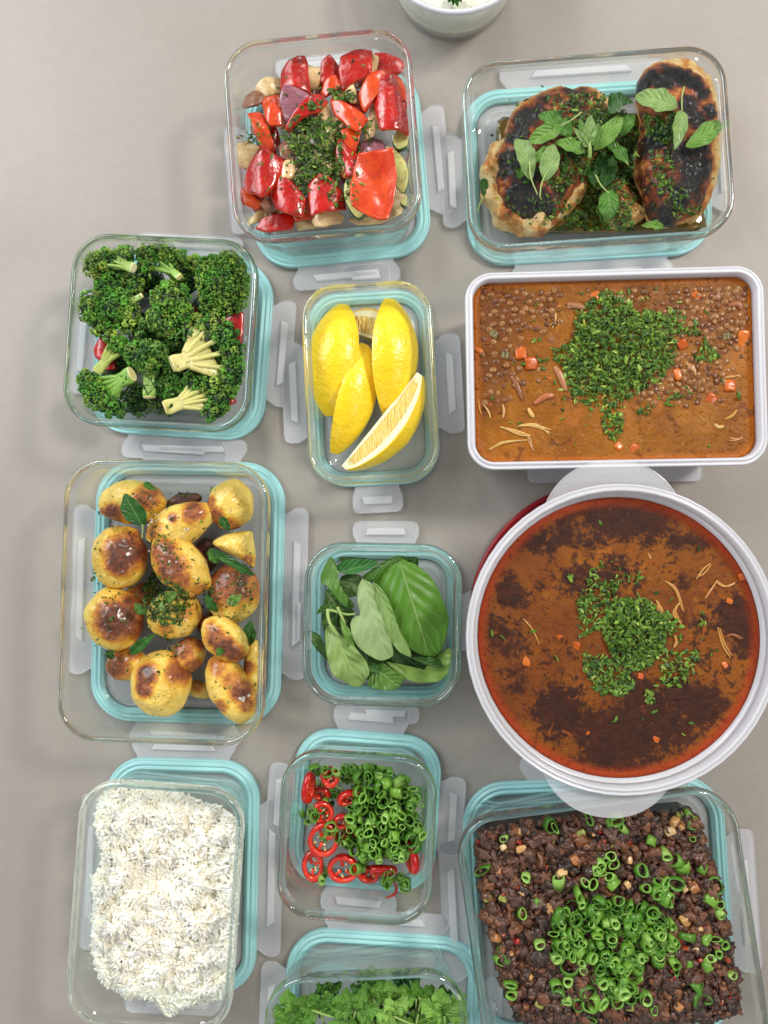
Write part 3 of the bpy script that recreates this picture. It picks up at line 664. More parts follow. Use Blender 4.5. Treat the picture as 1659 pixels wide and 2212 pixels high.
# ---------------------------------------------------------------- shared food builders
def arr(*rgb): return np.array(S(*rgb))
def fr_scale(fr, z=50): # metres per crop unit
    return FR[fr][2] / FPX * (CAM_H - z * 1e-3)
FL_T = np.array([(-1, -.25, 0), (-.35, -.5, .12), (.5, -.42, .05), (1, .1, -.12), (.3, .5, .1), (-.5, .45, .05), (0, 0, .22)])
FL_F = np.array([(6, 0, 1), (6, 1, 2), (6, 2, 3), (6, 3, 4), (6, 4, 5), (6, 5, 0)])
GREENS = [arr(64, 102, 30), arr(86, 132, 42), arr(40, 72, 22), arr(122, 162, 70), arr(70, 112, 36), arr(158, 188, 112)]
def warmg(c): return np.array([c[0] * 1.08, c[1] * .98, c[2] * .55, 1])
def flakes(name, fr, groups, label, size=(1.2, 3.2), z0=14, greens=GREENS, gp=(.24, .26, .18, .16, .12, .04), asp=.75, cat='chopped parsley', fixedz=None):
    """groups: (polygon or (u,v,su,sv), count, mound height mm). Flakes lie on what is below them."""
    mb = Mesh(); allp = []
    for shape, n, mound in groups:
        if len(shape) == 4 and not hasattr(shape[0], '__len__'):
            uv = np.c_[rng.normal(shape[0], shape[2], n), rng.normal(shape[1], shape[3], n)]; c = np.array(shape[:2]); rad = np.array(shape[2:]) * 1.6
        else:
            uv = rand_in(shape, n); c = uv.mean(0); rad = (uv.max(0) - uv.min(0)) / 2
        for (u, v) in uv:
            w = Q(fr, u, v, 45); z = top_z(fr, w[0], w[1], z0 * 1e-3)
            gauss = not hasattr(shape[0], '__len__')
            if gauss and z <= z0 * 1e-3 + 1e-5: continue
            w = Q(fr, u, v, z * 1e3); z = top_z(fr, w[0], w[1], z0 * 1e-3) if fixedz is None else fixedz * 1e-3
            q = 1 - min(1, (((u - c[0]) / rad[0]) ** 2 + ((v - c[1]) / rad[1]) ** 2))
            zz = z * 1e3 + .3 + rng.random() * mound * q + rng.random() * .8
            allp.append(Q(fr, u, v, zz))
    pos = np.array(allp); n = len(pos)
    s = rng.uniform(size[0], size[1], n) * 1e-3; sc3 = np.c_[s, s * rng.uniform(.35, 1.0, n) * asp / .75, s * rng.uniform(.6, 2.0, n)]
    cols = np.array([warmg(g_) for g_ in greens])[rng.choice(len(greens), n, p=gp)] * rng.uniform(.6, 1.3, (n, 1)); cols[:, 3] = 1
    scatter(mb, FL_T, FL_F, pos, sc3, rot_mats(n, .9), cols, jitter=.12)
    return tag(smooth_new(name, mb, 'flake', smooth=False), label, cat, kind='stuff')

def leaf_mesh(mb, fr, outline, base, tip, z, col, fold=2.0, curl=3.0, wave=1.2, th=.35, seed=0, zt=None, col2=None, stem=None, stemr=.7):
    """outline, base, tip in crop units; z mm at base, zt at the tip. V fold along the midrib, drooping ends and wavy edge."""
    zt = z if zt is None else zt
    B = Q(fr, *base, z); T = Q(fr, *tip, z); ax = (T - B)[:2]; L = np.linalg.norm(ax); ax = ax / L; pr = np.array([-ax[1], ax[0]])
    W = Q(fr, np.array([p[0] for p in outline]), np.array([p[1] for p in outline]), z)[:, :2]
    hw = np.abs((W - B[:2]) @ pr).max()
    def uvf(V):
        r = V[:, :2] - B[:2]; u = r @ ax / L; w = r @ pr
        prof = hw * np.sqrt(np.clip(np.sin(np.clip(u, .02, .98) * PI), .15, 1)); return np.c_[u, w / prof, np.zeros(len(V))]
    def zf(rel, V):
        r = V[:, :2] - B[:2]; u = np.clip(r @ ax / L, -.1, 1.1); w = (r @ pr) / hw
        dz = fold * 1e-3 * np.abs(w) + (zt - z) * 1e-3 * u - curl * 1e-3 * (2 * u - 1) ** 2 + curl * 1e-3 * .5
        dz += np.array([wave * 1e-3 * abs(wv) * math.sin(uu * 17 + seed * 1.7 + (3 if wv > 0 else 0)) + wave * .8e-3 * noise.noise(Vector((v[0] * 90, v[1] * 90, seed * 3.3))) for uu, wv, v in zip(u, w, V)])
        return dz
    c = np.array(col)
    def colf(v, r): return c * (1 - .1 * r) if col2 is None else c * (1 - r ** 3) + np.array(col2) * r ** 3
    pillow(mb, W, z * 1e-3, th * 1e-3, th * 1e-3, n=44, nr=8, p=3, pb=3, colf=colf, uvf=uvf, zf=zf, sharp=.35)
    if stem:
        k = len(stem); zs = [z + s_[2] if len(s_) > 2 else z for s_ in stem]
        pts = np.array([Q(fr, s_[0], s_[1], zz) for s_, zz in zip(stem, zs)]); sp = spline(pts, 12)
        tube(mb, sp, np.linspace(stemr, stemr * .7, 12) * 1e-3, 7, col=arr(168, 196, 110))
def lens(base, tip, width, skew=0.0, rnd=.5):
    b = np.array(base, float); t = np.array(tip, float); a = t - b; L = np.linalg.norm(a); a /= L; p = np.array([-a[1], a[0]]); out = []
    us = np.linspace(0, 1, 9)
    f = lambda u: (math.sin(PI * min(1, u ** .82)) ** .8) * width / 2 if 0 < u < 1 else 0
    for u in us[:-1]: out.append(b + a * L * u + p * f(u) * (1 + skew))
    for u in us[:0:-1]: out.append(b + a * L * u - p * f(u) * (1 - skew))
    out[0] = b; return [tuple(x) for x in out]
def leaf(fr, base, tip, width, z, col, label, cat='basil leaf', name='basil_leaf', outline=None, group=None, **kw):
    mb = Mesh(); leaf_mesh(mb, fr, outline or lens(base, tip, width), base, tip, z, col, **kw)
    return tag(smooth_new(name, mb, 'leaf', stack=fr), label, cat, group)
def ell(u, v, a, b, ang=0, n=14, irr=.05, seed=0):
    r = np.random.default_rng(seed + int(u * 7 + v)); out = []
    for k in range(n):
        t = 2 * PI * k / n; q = 1 + irr * r.uniform(-1, 1); out.append(rot2((a * q * math.cos(t), b * q * math.sin(t)), (u, v), ang))
    return out

# ================================================================ roasted red pepper box
def slab(name, fr, outline, z, th, mats, label, cat, bend=4, bdir=0, tilt=(0, 0), namp=.8, seed=0, group=None, midx=(0, 1, 1), sharp=.75, n=40, nscale=70, dish=0, colf=None, nr=7):
    a = np.array(outline, float); W = Q(fr, a[:, 0], a[:, 1], z)[:, :2]; mb = Mesh()
    zf = None
    if dish: zf = lambda rel, V: dish * 1e-3 * ((rel ** 2).sum(1) - .5)
    pillow(mb, W, z * 1e-3, th * .5e-3, th * .5e-3, n=n, nr=nr, p=7, pb=7, bend=bend * 1e-3, bdir=bdir, tilt=tilt, namp=namp * 1e-3, nscale=nscale, seed=seed, mats=midx, sharp=sharp, zf=zf, colf=colf)
    return tag(smooth_new(name, mb, mats, stack=fr), label, cat, group)
GP = 'red pepper pieces in the roasted vegetable box'
# hidden lower layer first
fill_poly = [(300, 620), (500, 480), (1250, 430), (1310, 640), (1300, 1250), (1180, 1370), (450, 1400), (300, 1320)]
for i, (u, v) in enumerate(rand_in(fill_poly, 64)):
    kind = i % 3; r_ = rng.uniform(50, 85)
    slab('onion_piece' if kind else 'pepper_piece', 'pepper', ell(u, v, r_, r_ * .7, rng.uniform(0, 180), 7, .2, i), 20 + (i % 5) * 5.0 + (7 if 450 < u < 1000 and 600 < v < 1200 else 0), 3.2,
         ['oniond', 'oniond'] if kind == 1 else (['onion', 'onion'] if kind else ['pskin', 'pflesh']), 'soft roasted scrap buried between the larger pepper and onion pieces', 'vegetable piece', seed=i,
         group='buried scraps in the roasted vegetable box', tilt=tuple(rng.uniform(-.3, .3, 2)), n=24, nr=5)
for i, (u, v) in enumerate(((650, 800), (740, 790), (830, 800), (640, 900), (730, 890), (820, 900), (900, 880), (650, 1000), (740, 1000), (840, 1000), (700, 1090), (800, 1080), (620, 1120), (880, 1100), (560, 1080), (950, 1060), (760, 720), (900, 760))):
    m_ = ['oniond', 'onionp', 'onion'][i % 3]
    slab('onion_piece', 'pepper', ell(u, v, 72, 52, i * 47, 7, .2, i + 90), 44 + (i % 3) * 1.5, 4.5, [m_, m_], 'glazed onion scrap just under the parsley in the middle of the vegetable heap', 'vegetable piece', seed=i + 70,
         group='onion scraps under the parsley of the vegetable box', tilt=tuple(rng.uniform(-.15, .15, 2)), n=24, nr=5)
ON = [([(345, 550), (380, 520), (430, 490), (505, 480), (522, 590), (400, 612)], 40, 'onion', 'pale onion petal at the upper left edge of the vegetable heap'),
      ([(675, 400), (730, 425), (772, 420), (765, 520), (740, 548), (690, 540)], 46, 'onion', 'curled onion layer right of the glossy pepper square at top left'),
      ([(1085, 330), (1140, 370), (1120, 460), (1085, 480), (1070, 420)], 50, 'onion', 'thin pale onion slice between the two top right pepper squares'),
      ([(1085, 680), (1110, 655), (1142, 720), (1140, 800), (1110, 870), (1030, 892), (1050, 810)], 49, 'onion', 'long cream onion petal left of the tall pepper strip'),
      ([(985, 950), (1040, 905), (1110, 870), (1165, 880), (1182, 950), (1120, 985), (1010, 990)], 46, 'onionp', 'greyish translucent onion piece below the long cream petal'),
      ([(235, 895), (300, 880), (380, 930), (345, 1010), (300, 1070), (240, 1050)], 32, 'onion', 'limp onion slice against the left glass wall'),
      ([(285, 1415), (340, 1360), (400, 1330), (425, 1350), (380, 1400), (310, 1442)], 28, 'onion', 'narrow onion strip in the lower left corner of the box'),
      ([(705, 1395), (770, 1345), (880, 1338), (918, 1360), (900, 1410), (800, 1440), (730, 1432)], 42, 'onion', 'plump cream onion wedge at the front of the heap'),
      ([(610, 1385), (700, 1378), (745, 1448), (620, 1452)], 28, 'onion', 'flat onion piece left of the plump cream wedge'),
      ([(1225, 1150), (1290, 1118), (1302, 1240), (1265, 1312), (1212, 1300)], 44, 'onion', 'browned onion petal at the right of the big orange pepper square'),
      ([(918, 570), (978, 538), (1005, 640), (960, 650)], 50, 'onion', 'small bright onion piece above the parsley'),
      ([(940, 1385), (1060, 1370), (1240, 1330), (1290, 1240), (1290, 1350), (1150, 1420), (1000, 1425)], 26, 'onion', 'soft onion layer on the box floor in the lower right corner'),
      ([(385, 1300), (430, 1230), (505, 1330), (420, 1350)], 40, 'oniond', 'caramelised onion piece below the big glossy pepper at left'),
      ([(500, 900), (590, 870), (625, 960), (600, 1020), (520, 1010)], 48, 'oniond', 'dark caramelised onion left of the parsley'),
      ([(540, 1030), (620, 1020), (640, 1120), (560, 1140)], 44, 'oniond', 'dark onion shred under the left side of the parsley'),
      ([(505, 640), (530, 545), (600, 538), (702, 600), (650, 690), (565, 760), (520, 740)], 52, 'onionp', 'dusty purple onion petal below the glossy pepper at top left')]
for i, (ol, z, m, lb) in enumerate(ON):
    slab('onion_piece', 'pepper', ol, z, 3.4, [m, m], lb, 'onion piece', bend=5, bdir=30 + i * 50, seed=40 + i, group='onion pieces in the roasted vegetable box', tilt=tuple(rng.uniform(-.12, .12, 2)))
ZU = [([(918, 1180), (960, 1110), (1040, 1080), (1100, 1150), (1100, 1300), (1020, 1400), (960, 1350), (920, 1260)], 47, 'zucchini slice under the big orange pepper square'),
      ([(1185, 940), (1250, 965), (1310, 1040), (1328, 1120), (1318, 1200), (1285, 1240), (1215, 1150), (1180, 1020)], 43, 'zucchini slice along the right glass wall'),
      ([(1225, 900), (1260, 830), (1325, 845), (1318, 930), (1260, 960)], 44, 'small zucchini chunk below the tall pepper strip'),
      ([(1270, 1290), (1300, 1240), (1320, 1260), (1310, 1320)], 40, 'sliver of zucchini low at the right wall')]
for i, (ol, z, lb) in enumerate(ZU):
    a = np.array(ol, float); W = Q('pepper', a[:, 0], a[:, 1], z)[:, :2]; mb = Mesh()
    pillow(mb, W, z * 1e-3, .0035, .0035, n=44, nr=7, p=8, pb=8, namp=.0006, seed=i, mats=(0, 1, 1), sharp=.2)
    tag(smooth_new('zucchini_slice', mb, ['zucf', 'zucs'], stack='pepper'), lb, 'zucchini slice', 'zucchini slices in the roasted vegetable box')
PP = [([(275, 1195), (300, 1180), (335, 1240), (395, 1300), (355, 1322), (290, 1290)], 38, 'f', 'thin pepper strip curling at the lower left wall', 90, 4),
      ([(590, 1330), (700, 1250), (730, 1375), (610, 1400)], 36, 'f', 'pepper scrap between the two glossy squares at the front', 0, 3),
      ([(358, 1440), (400, 1390), (470, 1370), (588, 1362), (578, 1452), (420, 1468)], 34, 's', 'wet red pepper piece in the front left corner', 0, 3),
      ([(765, 480), (775, 400), (825, 360), (885, 428), (870, 500), (775, 522)], 46, 's', 'pepper triangle at the top middle of the heap', 0, 3),
      ([(1118, 340), (1200, 352), (1298, 405), (1265, 470), (1130, 480), (1088, 485)], 47, 's', 'dark red pepper piece in the top right corner', 30, 3),
      ([(888, 440), (895, 360), (985, 320), (1084, 316), (1088, 465), (1000, 500), (905, 542)], 54, 's', 'broad glossy pepper square at the top of the heap', 60, 6),
      ([(515, 540), (520, 450), (560, 390), (662, 364), (685, 450), (696, 575), (600, 545)], 51, 's', 'glossy pepper square with a bright highlight at top left', 0, 6),
      ([(985, 640), (1005, 580), (1040, 640), (1050, 700), (1000, 740)], 44, 's', 'deep red pepper sliver right of the parsley top', 0, 2),
      ([(385, 620), (500, 608), (545, 660), (500, 720), (410, 700)], 43, 'f', 'pepper strip left of the purple onion', 0, 4),
      ([(420, 700), (470, 658), (515, 710), (522, 790), (455, 795), (425, 750)], 49, 'f', 'small orange pepper cube left of the purple onion', 0, 2),
      ([(312, 735), (395, 713), (430, 800), (462, 905), (430, 950), (385, 930), (350, 820)], 47, 'f', 'bright pepper wedge standing near the left wall', 60, 5),
      ([(770, 575), (800, 520), (862, 488), (908, 535), (870, 565), (800, 612)], 49, 'f', 'orange pepper piece above the parsley', 0, 4),
      ([(545, 795), (610, 710), (700, 615), (760, 592), (802, 640), (760, 705), (660, 740), (570, 812)], 53, 's', 'long red pepper strip running down from the purple onion', 45, 5),
      ([(838, 640), (905, 648), (990, 695), (1062, 735), (1035, 800), (1000, 835), (930, 790), (860, 720)], 56, 'f', 'folded orange pepper piece right of the parsley top', 20, 6),
      ([(905, 835), (960, 815), (1022, 830), (1010, 900), (985, 952), (930, 920)], 52, 'f', 'orange pepper edge beside the cream onion petal', 90, 3),
      ([(865, 960), (890, 880), (960, 930), (1020, 1010), (995, 1098), (920, 1118), (870, 1050)], 53, 's', 'dark glossy pepper piece at the right side of the parsley', 30, 6),
      ([(1025, 580), (1080, 485), (1180, 443), (1270, 470), (1315, 570), (1330, 645), (1270, 620), (1190, 530), (1110, 570), (1060, 700), (1030, 650)], 55, 'f', 'arched orange pepper strip near the top right', 20, 7),
      ([(1112, 620), (1140, 500), (1225, 483), (1255, 560), (1290, 640), (1328, 760), (1318, 832), (1230, 815), (1150, 812), (1130, 720)], 58, 's', 'tall red pepper strip lying over the arched one', 0, 8),
      ([(280, 1120), (310, 1040), (400, 958), (532, 1010), (515, 1085), (465, 1180), (400, 1248), (300, 1190)], 53, 's', 'large bulging glossy pepper piece at left', 0, 9),
      ([(452, 1228), (500, 1145), (560, 1150), (668, 1255), (645, 1362), (560, 1345), (490, 1310)], 49, 's', 'glossy pepper square at front left of the parsley', 10, 6),
      ([(690, 1175), (780, 1110), (880, 1170), (918, 1300), (820, 1335), (708, 1362), (700, 1260)], 51, 's', 'scorched dark pepper square in front of the parsley', 0, 7),
      ([(1018, 1005), (1110, 985), (1220, 980), (1242, 1120), (1225, 1260), (1190, 1395), (1090, 1375), (985, 1330), (975, 1200)], 57, 'f', 'biggest pepper square with its orange inside facing up', 20, -5)]
for i, (ol, z, k, lb, bd, be) in enumerate(PP):
    slab('pepper_piece', 'pepper', [(np.mean([q[0] for q in ol]) + (x - np.mean([q[0] for q in ol])) * 1.11, np.mean([q[1] for q in ol]) + (y - np.mean([q[1] for q in ol])) * 1.11) for x, y in ol], z, 3.8, ['pskin', 'pflesh'], lb, 'red pepper piece', bend=be, bdir=bd, seed=i, group=GP, midx=(0, 1, 1) if k == 's' else (1, 1, 0), sharp=.85, tilt=tuple(rng.uniform(-.12, .12, 2)), namp=1.5, dish=7 if 'biggest' in lb else 0)
flakes('chopped_parsley', 'pepper', [([(515, 860), (600, 730), (700, 745), (790, 760), (900, 780), (920, 860), (900, 1000), (925, 1080), (880, 1130), (700, 1150), (690, 1260), (600, 1170), (620, 1000)], 1000, 6),
       ([(800, 570), (880, 545), (1000, 600), (980, 650), (860, 640)], 90, 2), ([(680, 660), (760, 620), (800, 680), (700, 700)], 35, 1), ((720, 920, 130, 220), 150, 1), ((620, 900, 260, 260), 60, 0), ((1060, 840, 40, 50), 26, 1), ((330, 890, 50, 40), 25, 1), ((880, 1180, 60, 60), 60, 1)],
       'chopped parsley heaped on the roasted red peppers')

# ================================================================ grilled chicken box
mb = Mesh(); a = np.array([(330, 470), (420, 450), (1250, 430), (1340, 520), (1350, 930), (1290, 1010), (420, 1020), (330, 960)], float)
W = Q('chicken', a[:, 0], a[:, 1], 15.2)[:, :2]; pillow(mb, W, .0135, .0018, .0005, n=48, nr=5, p=5, sharp=.2)
tag(smooth_new('cooking_juice', mb, 'oil', stack='chicken'), 'brown herby cooking juice pooled on the floor of the chicken box', 'cooking juice', kind='stuff')
def chicken(ol, z, th, bot, chars, label, seed, n=170, nr=52, namp=2.6, under=None):
    a = np.array(ol, float); W = Q('chicken', a[:, 0], a[:, 1], z)[:, :2]; mb = Mesh()
    cc = [(Q('chicken', u, v, z + th * .8)[:2], r * 1.2 * fr_scale('chicken'), k) for u, v, r, k in chars]
    def colf(v, r):
        t_ = .04 + .30 * (1 - r) ** .7
        for c, rad, k in cc:
            d = math.hypot(v[0] - c[0], v[1] - c[1]) / rad; t_ = max(t_, k * max(0, min(1, 1.45 - .8 * d)))
        t_ += .22 * fbm(v, 170, seed, 3)
        return (max(0, t_) if v[2] > (z - 3) * 1e-3 else .15, 0, 0, 1)
    pillow(mb, W, z * 1e-3, th * 1e-3, bot * 1e-3, n=n, nr=nr, p=2.6, pb=3, namp=namp * 1e-3, nscale=75, octv=3, seed=seed, sharp=.1, colf=colf)
    if under:   # the paler flap folded beneath
        a = np.array(under, float); W = Q('chicken', a[:, 0], a[:, 1], z - 6)[:, :2]
        pillow(mb, W, (z - 6) * 1e-3, (th - 7) * 1e-3, 6e-3, n=120, nr=24, p=4, pb=3, namp=.0034, nscale=95, octv=3, seed=seed + 9, sharp=.3, colf=lambda v, r: (max(0, .13 + .5 * fbm(v, 70, seed + 3, 3)), 0, 0, 1))
    Vv = np.concatenate(mb.V)
    for i in range(len(Vv)): # torn, crusty surface
        if Vv[i][2] > (z - 4) * 1e-3:
            q = noise.noise(Vector(Vv[i] * 330)) * .0008 + max(0, noise.noise(Vector(Vv[i] * 140) + Vector((5, 5, seed)))) * .0022
            Vv[i][2] += q; Vv[i][0] += q * .8 * noise.noise(Vector(Vv[i] * 200)); 
    mb.V = [Vv]
    return tag(smooth_new('chicken_breast', mb, 'chicken', stack='chicken'), label, 'chicken breast', 'grilled chicken breasts in the glass box')
chicken([(1010, 880), (930, 760), (860, 800), (830, 850), (850, 940), (900, 1005), (1000, 990), (1060, 930)], 20, 10, 6, [(960, 800, 60, .5), (940, 960, 20, .6)], 'small half hidden chicken piece between the two breasts', 5, 60, 16, 2)
chicken([(545, 350), (650, 338), (760, 335), (850, 370), (895, 440), (870, 560), (790, 680), (745, 800), (690, 870), (600, 990), (550, 985), (450, 985), (375, 955), (335, 900), (305, 830), (310, 710), (335, 630), (360, 560), (380, 480), (440, 410)], 26, 26, 12,
        [(475, 470, 55, 1), (430, 540, 50, 1), (520, 430, 40, .9), (400, 640, 70, .7), (390, 720, 60, .85), (450, 830, 70, 1), (520, 860, 65, 1), (580, 900, 40, .9), (500, 920, 55, .95), (640, 700, 120, .55), (600, 400, 70, .6), (720, 370, 70, .7), (820, 480, 60, .9), (520, 1000, 45, .85), (300, 770, 45, .85), (680, 560, 120, .6), (400, 680, 60, 1), (340, 880, 50, .5), (420, 930, 50, .6), (600, 800, 90, .65), (560, 600, 90, .7), (480, 740, 60, .9), (400, 960, 30, .7)],
        'charred chicken breast on the left side under a sprig of leaves', 2, under=[(300, 620), (262, 700), (240, 735), (262, 800), (255, 870), (300, 930), (318, 985), (420, 1020), (460, 1045), (560, 1042), (620, 985), (700, 905), (760, 820), (750, 730), (600, 640), (440, 560)])
chicken([(1040, 240), (1130, 205), (1200, 210), (1280, 240), (1340, 300), (1385, 420), (1405, 560), (1398, 660), (1360, 800), (1330, 900), (1270, 960), (1180, 992), (1080, 970), (1050, 860), (1010, 720), (1015, 610), (1045, 500), (1012, 340)], 29, 27, 15,
        [(1080, 250, 45, 1), (1160, 270, 60, 1), (1230, 265, 50, 1), (1290, 290, 40, 1), (1330, 350, 35, .9), (1375, 430, 35, 1), (1265, 410, 50, 1), (1295, 480, 40, 1), (1120, 560, 55, 1), (1080, 620, 35, .8), (1210, 640, 60, .95), (1300, 620, 60, 1), (1330, 700, 55, .95), (1270, 740, 65, 1), (1190, 760, 60, .55), (1100, 760, 80, .62), (1230, 850, 60, .95), (1180, 930, 60, .95), (1080, 880, 45, .9), (1330, 830, 45, .75), (1120, 400, 80, .6), (1250, 560, 30, .6), (1150, 820, 50, .6)],
        'charred chicken breast standing along the right wall', 3, under=[(1130, 205), (1180, 192), (1290, 225), (1350, 300), (1395, 440), (1418, 600), (1402, 700), (1372, 830), (1330, 930), (1240, 960), (1200, 600), (1150, 300)])
DG = [arr(52, 94, 26), arr(70, 118, 34), arr(34, 66, 20), arr(104, 150, 54), arr(58, 102, 30), arr(136, 176, 88)]
flakes('chopped_parsley', 'chicken', [([(690, 560), (800, 420), (960, 420), (1030, 520), (1010, 640), (1000, 760), (900, 820), (700, 930), (620, 1010), (1000, 1010), (980, 860), (760, 880), (740, 740)], 1500, 10),
       ([(560, 350), (850, 330), (880, 440), (760, 520), (560, 450)], 230, 3), ([(560, 600), (740, 560), (760, 720), (640, 830), (540, 760)], 260, 2.5),
       ([(1050, 440), (1240, 430), (1230, 560), (1180, 600), (1060, 540)], 260, 4), ([(1090, 640), (1190, 600), (1210, 800), (1160, 870), (1110, 830)], 110, 2), ((1210, 890, 25, 40), 50, 1), ((1310, 930, 30, 16), 45, 1), ((950, 840, 70, 40), 90, 2), ((1100, 700, 160, 180), 60, 0), ((450, 700, 160, 230), 130, 0), ((700, 930, 120, 50), 200, 2)],
       'chopped parsley tucked between and over the charred chicken breasts', greens=DG, size=(1.3, 2.9))
LG, MG, DK, PL = arr(122, 170, 72), arr(92, 148, 54), arr(42, 98, 30), arr(156, 190, 112)
GL = 'fresh herb leaves laid on the chicken'
CL = [((880, 440), (1000, 382), 95, 50, DK, 'dark leaf between the two chicken breasts at the top', dict(outline=[(875, 430), (875, 355), (920, 345), (970, 360), (1003, 380), (960, 400), (900, 440)])),
      ((820, 740), (860, 620), 62, 40, DK, 'deep green leaf hanging in the gap below the sprig', {}), ((850, 800), (900, 640), 78, 38, DK, 'larger deep green leaf low in the gap', {}), ((770, 690), (810, 800), 55, 38, DK, 'small shadowed leaf under the middle sprig', {}),
      ((940, 545), (1000, 430), 60, 52, MG, 'upright leaf leaning on the right breast', {}),
      ((975, 685), (850, 560), 62, 50, MG, 'curled leaf with a pale stem right of the sprig', dict(stem=[(908, 535, 2), (905, 600, 1), (975, 690, 0)])),
      ((805, 615), (952, 448), 92, 56, LG, 'long light leaf rising right of the sprig', {}),
      ((650, 500), (530, 440), 80, 57, MG, 'leaf behind the left sprig tip', {}), ((700, 550), (600, 470), 80, 56, MG, 'leaf under the long stemmed one on the left breast', {}),
      ((648, 498), (472, 588), 88, 59, LG, 'long leaf with a stem pointing up on the left breast', dict(stem=[(742, 430, 0), (700, 465, 1), (640, 500, 0)])),
      ((765, 625), (610, 575), 72, 58, LG, 'leaf pointing left from the middle sprig', {}),
      ((490, 690), (600, 590), 44, 58, LG, 'narrow bright leaf between the two pale ones', {}),
      ((490, 705), (435, 555), 104, 59, PL, 'pale oval leaf at the far left of the left breast', dict(outline=[(490, 760), (440, 700), (415, 630), (412, 575), (430, 555), (475, 575), (510, 625), (520, 690), (510, 740)], stem=[(488, 660, 0), (495, 750, 0), (528, 835, -2)])),
      ((565, 765), (608, 580), 96, 60, PL, 'pale pointed leaf with a long stem on the left breast', dict(stem=[(585, 700, 0), (548, 780, 0), (540, 850, -2)])),
      ((440, 758), (445, 700), 44, 54, MG, 'tiny leaf below the pale oval one', {}),
      ((1218, 402), (1008, 352), 112, 62, PL, 'big pale leaf across the top of the right breast', dict(outline=[(1218, 402), (1170, 432), (1110, 438), (1050, 410), (1010, 365), (1015, 338), (1080, 322), (1150, 328), (1200, 360)])),
      ((1237, 415), (1205, 612), 74, 62, PL, 'narrow leaf with an upright stem on the right breast', dict(stem=[(1248, 305, 1), (1236, 360, 1), (1238, 425, 0)])),
      ((1255, 590), (1462, 484), 104, 62, LG, 'leaf reaching toward the right glass rim', dict(outline=[(1255, 595), (1290, 540), (1340, 490), (1400, 478), (1462, 484), (1420, 535), (1370, 590), (1310, 612)])),
      ((870, 815), (885, 945), 100, 48, MG, 'round leaf on a pale stem low in the gap', dict(outline=[(885, 808), (915, 840), (922, 890), (905, 935), (875, 952), (835, 935), (820, 890), (835, 845)], stem=[(812, 738, 3), (840, 790, 1), (880, 830, 0)])),
      ((1150, 995), (1038, 985), 44, 44, LG, 'small bright leaf at the foot of the right breast', {}),
      ((265, 750), (262, 850), 40, 34, DK, 'slim leaf trapped at the left wall', dict(stem=[(262, 840, 0), (245, 880, -4), (233, 920, -8)]))]
for i, (b, tp, w, z, c, lb, kw) in enumerate(CL):
    leaf('chicken', b, tp, w, z, c, lb, cat='herb leaf', name='herb_leaf', group=GL, seed=i, fold=2.2, curl=2.8, wave=1.3, **kw)
# the little sprig in the middle
mb = Mesh()
for k, (tp, w) in enumerate([((700, 515), 34), ((728, 470), 40), ((785, 450), 66), ((826, 492), 40), ((745, 580), 40), ((815, 560), 36), ((765, 530), 40)]):
    leaf_mesh(mb, 'chicken', lens((778, 595), tp, w), (778, 595), tp, 60, LG * .9 if k % 2 else PL * .95, fold=1.5, curl=-1.5, wave=.4, seed=k, zt=62)
tube(mb, spline([Q('chicken', 780, 580, 60), Q('chicken', 785, 620, 59), Q('chicken', 783, 655, 56)], 8), .0016, 7, col=arr(150, 184, 90))
tag(smooth_new('herb_sprig', mb, 'leaf'), 'star shaped herb sprig in the middle of the chicken box', 'herb sprig')

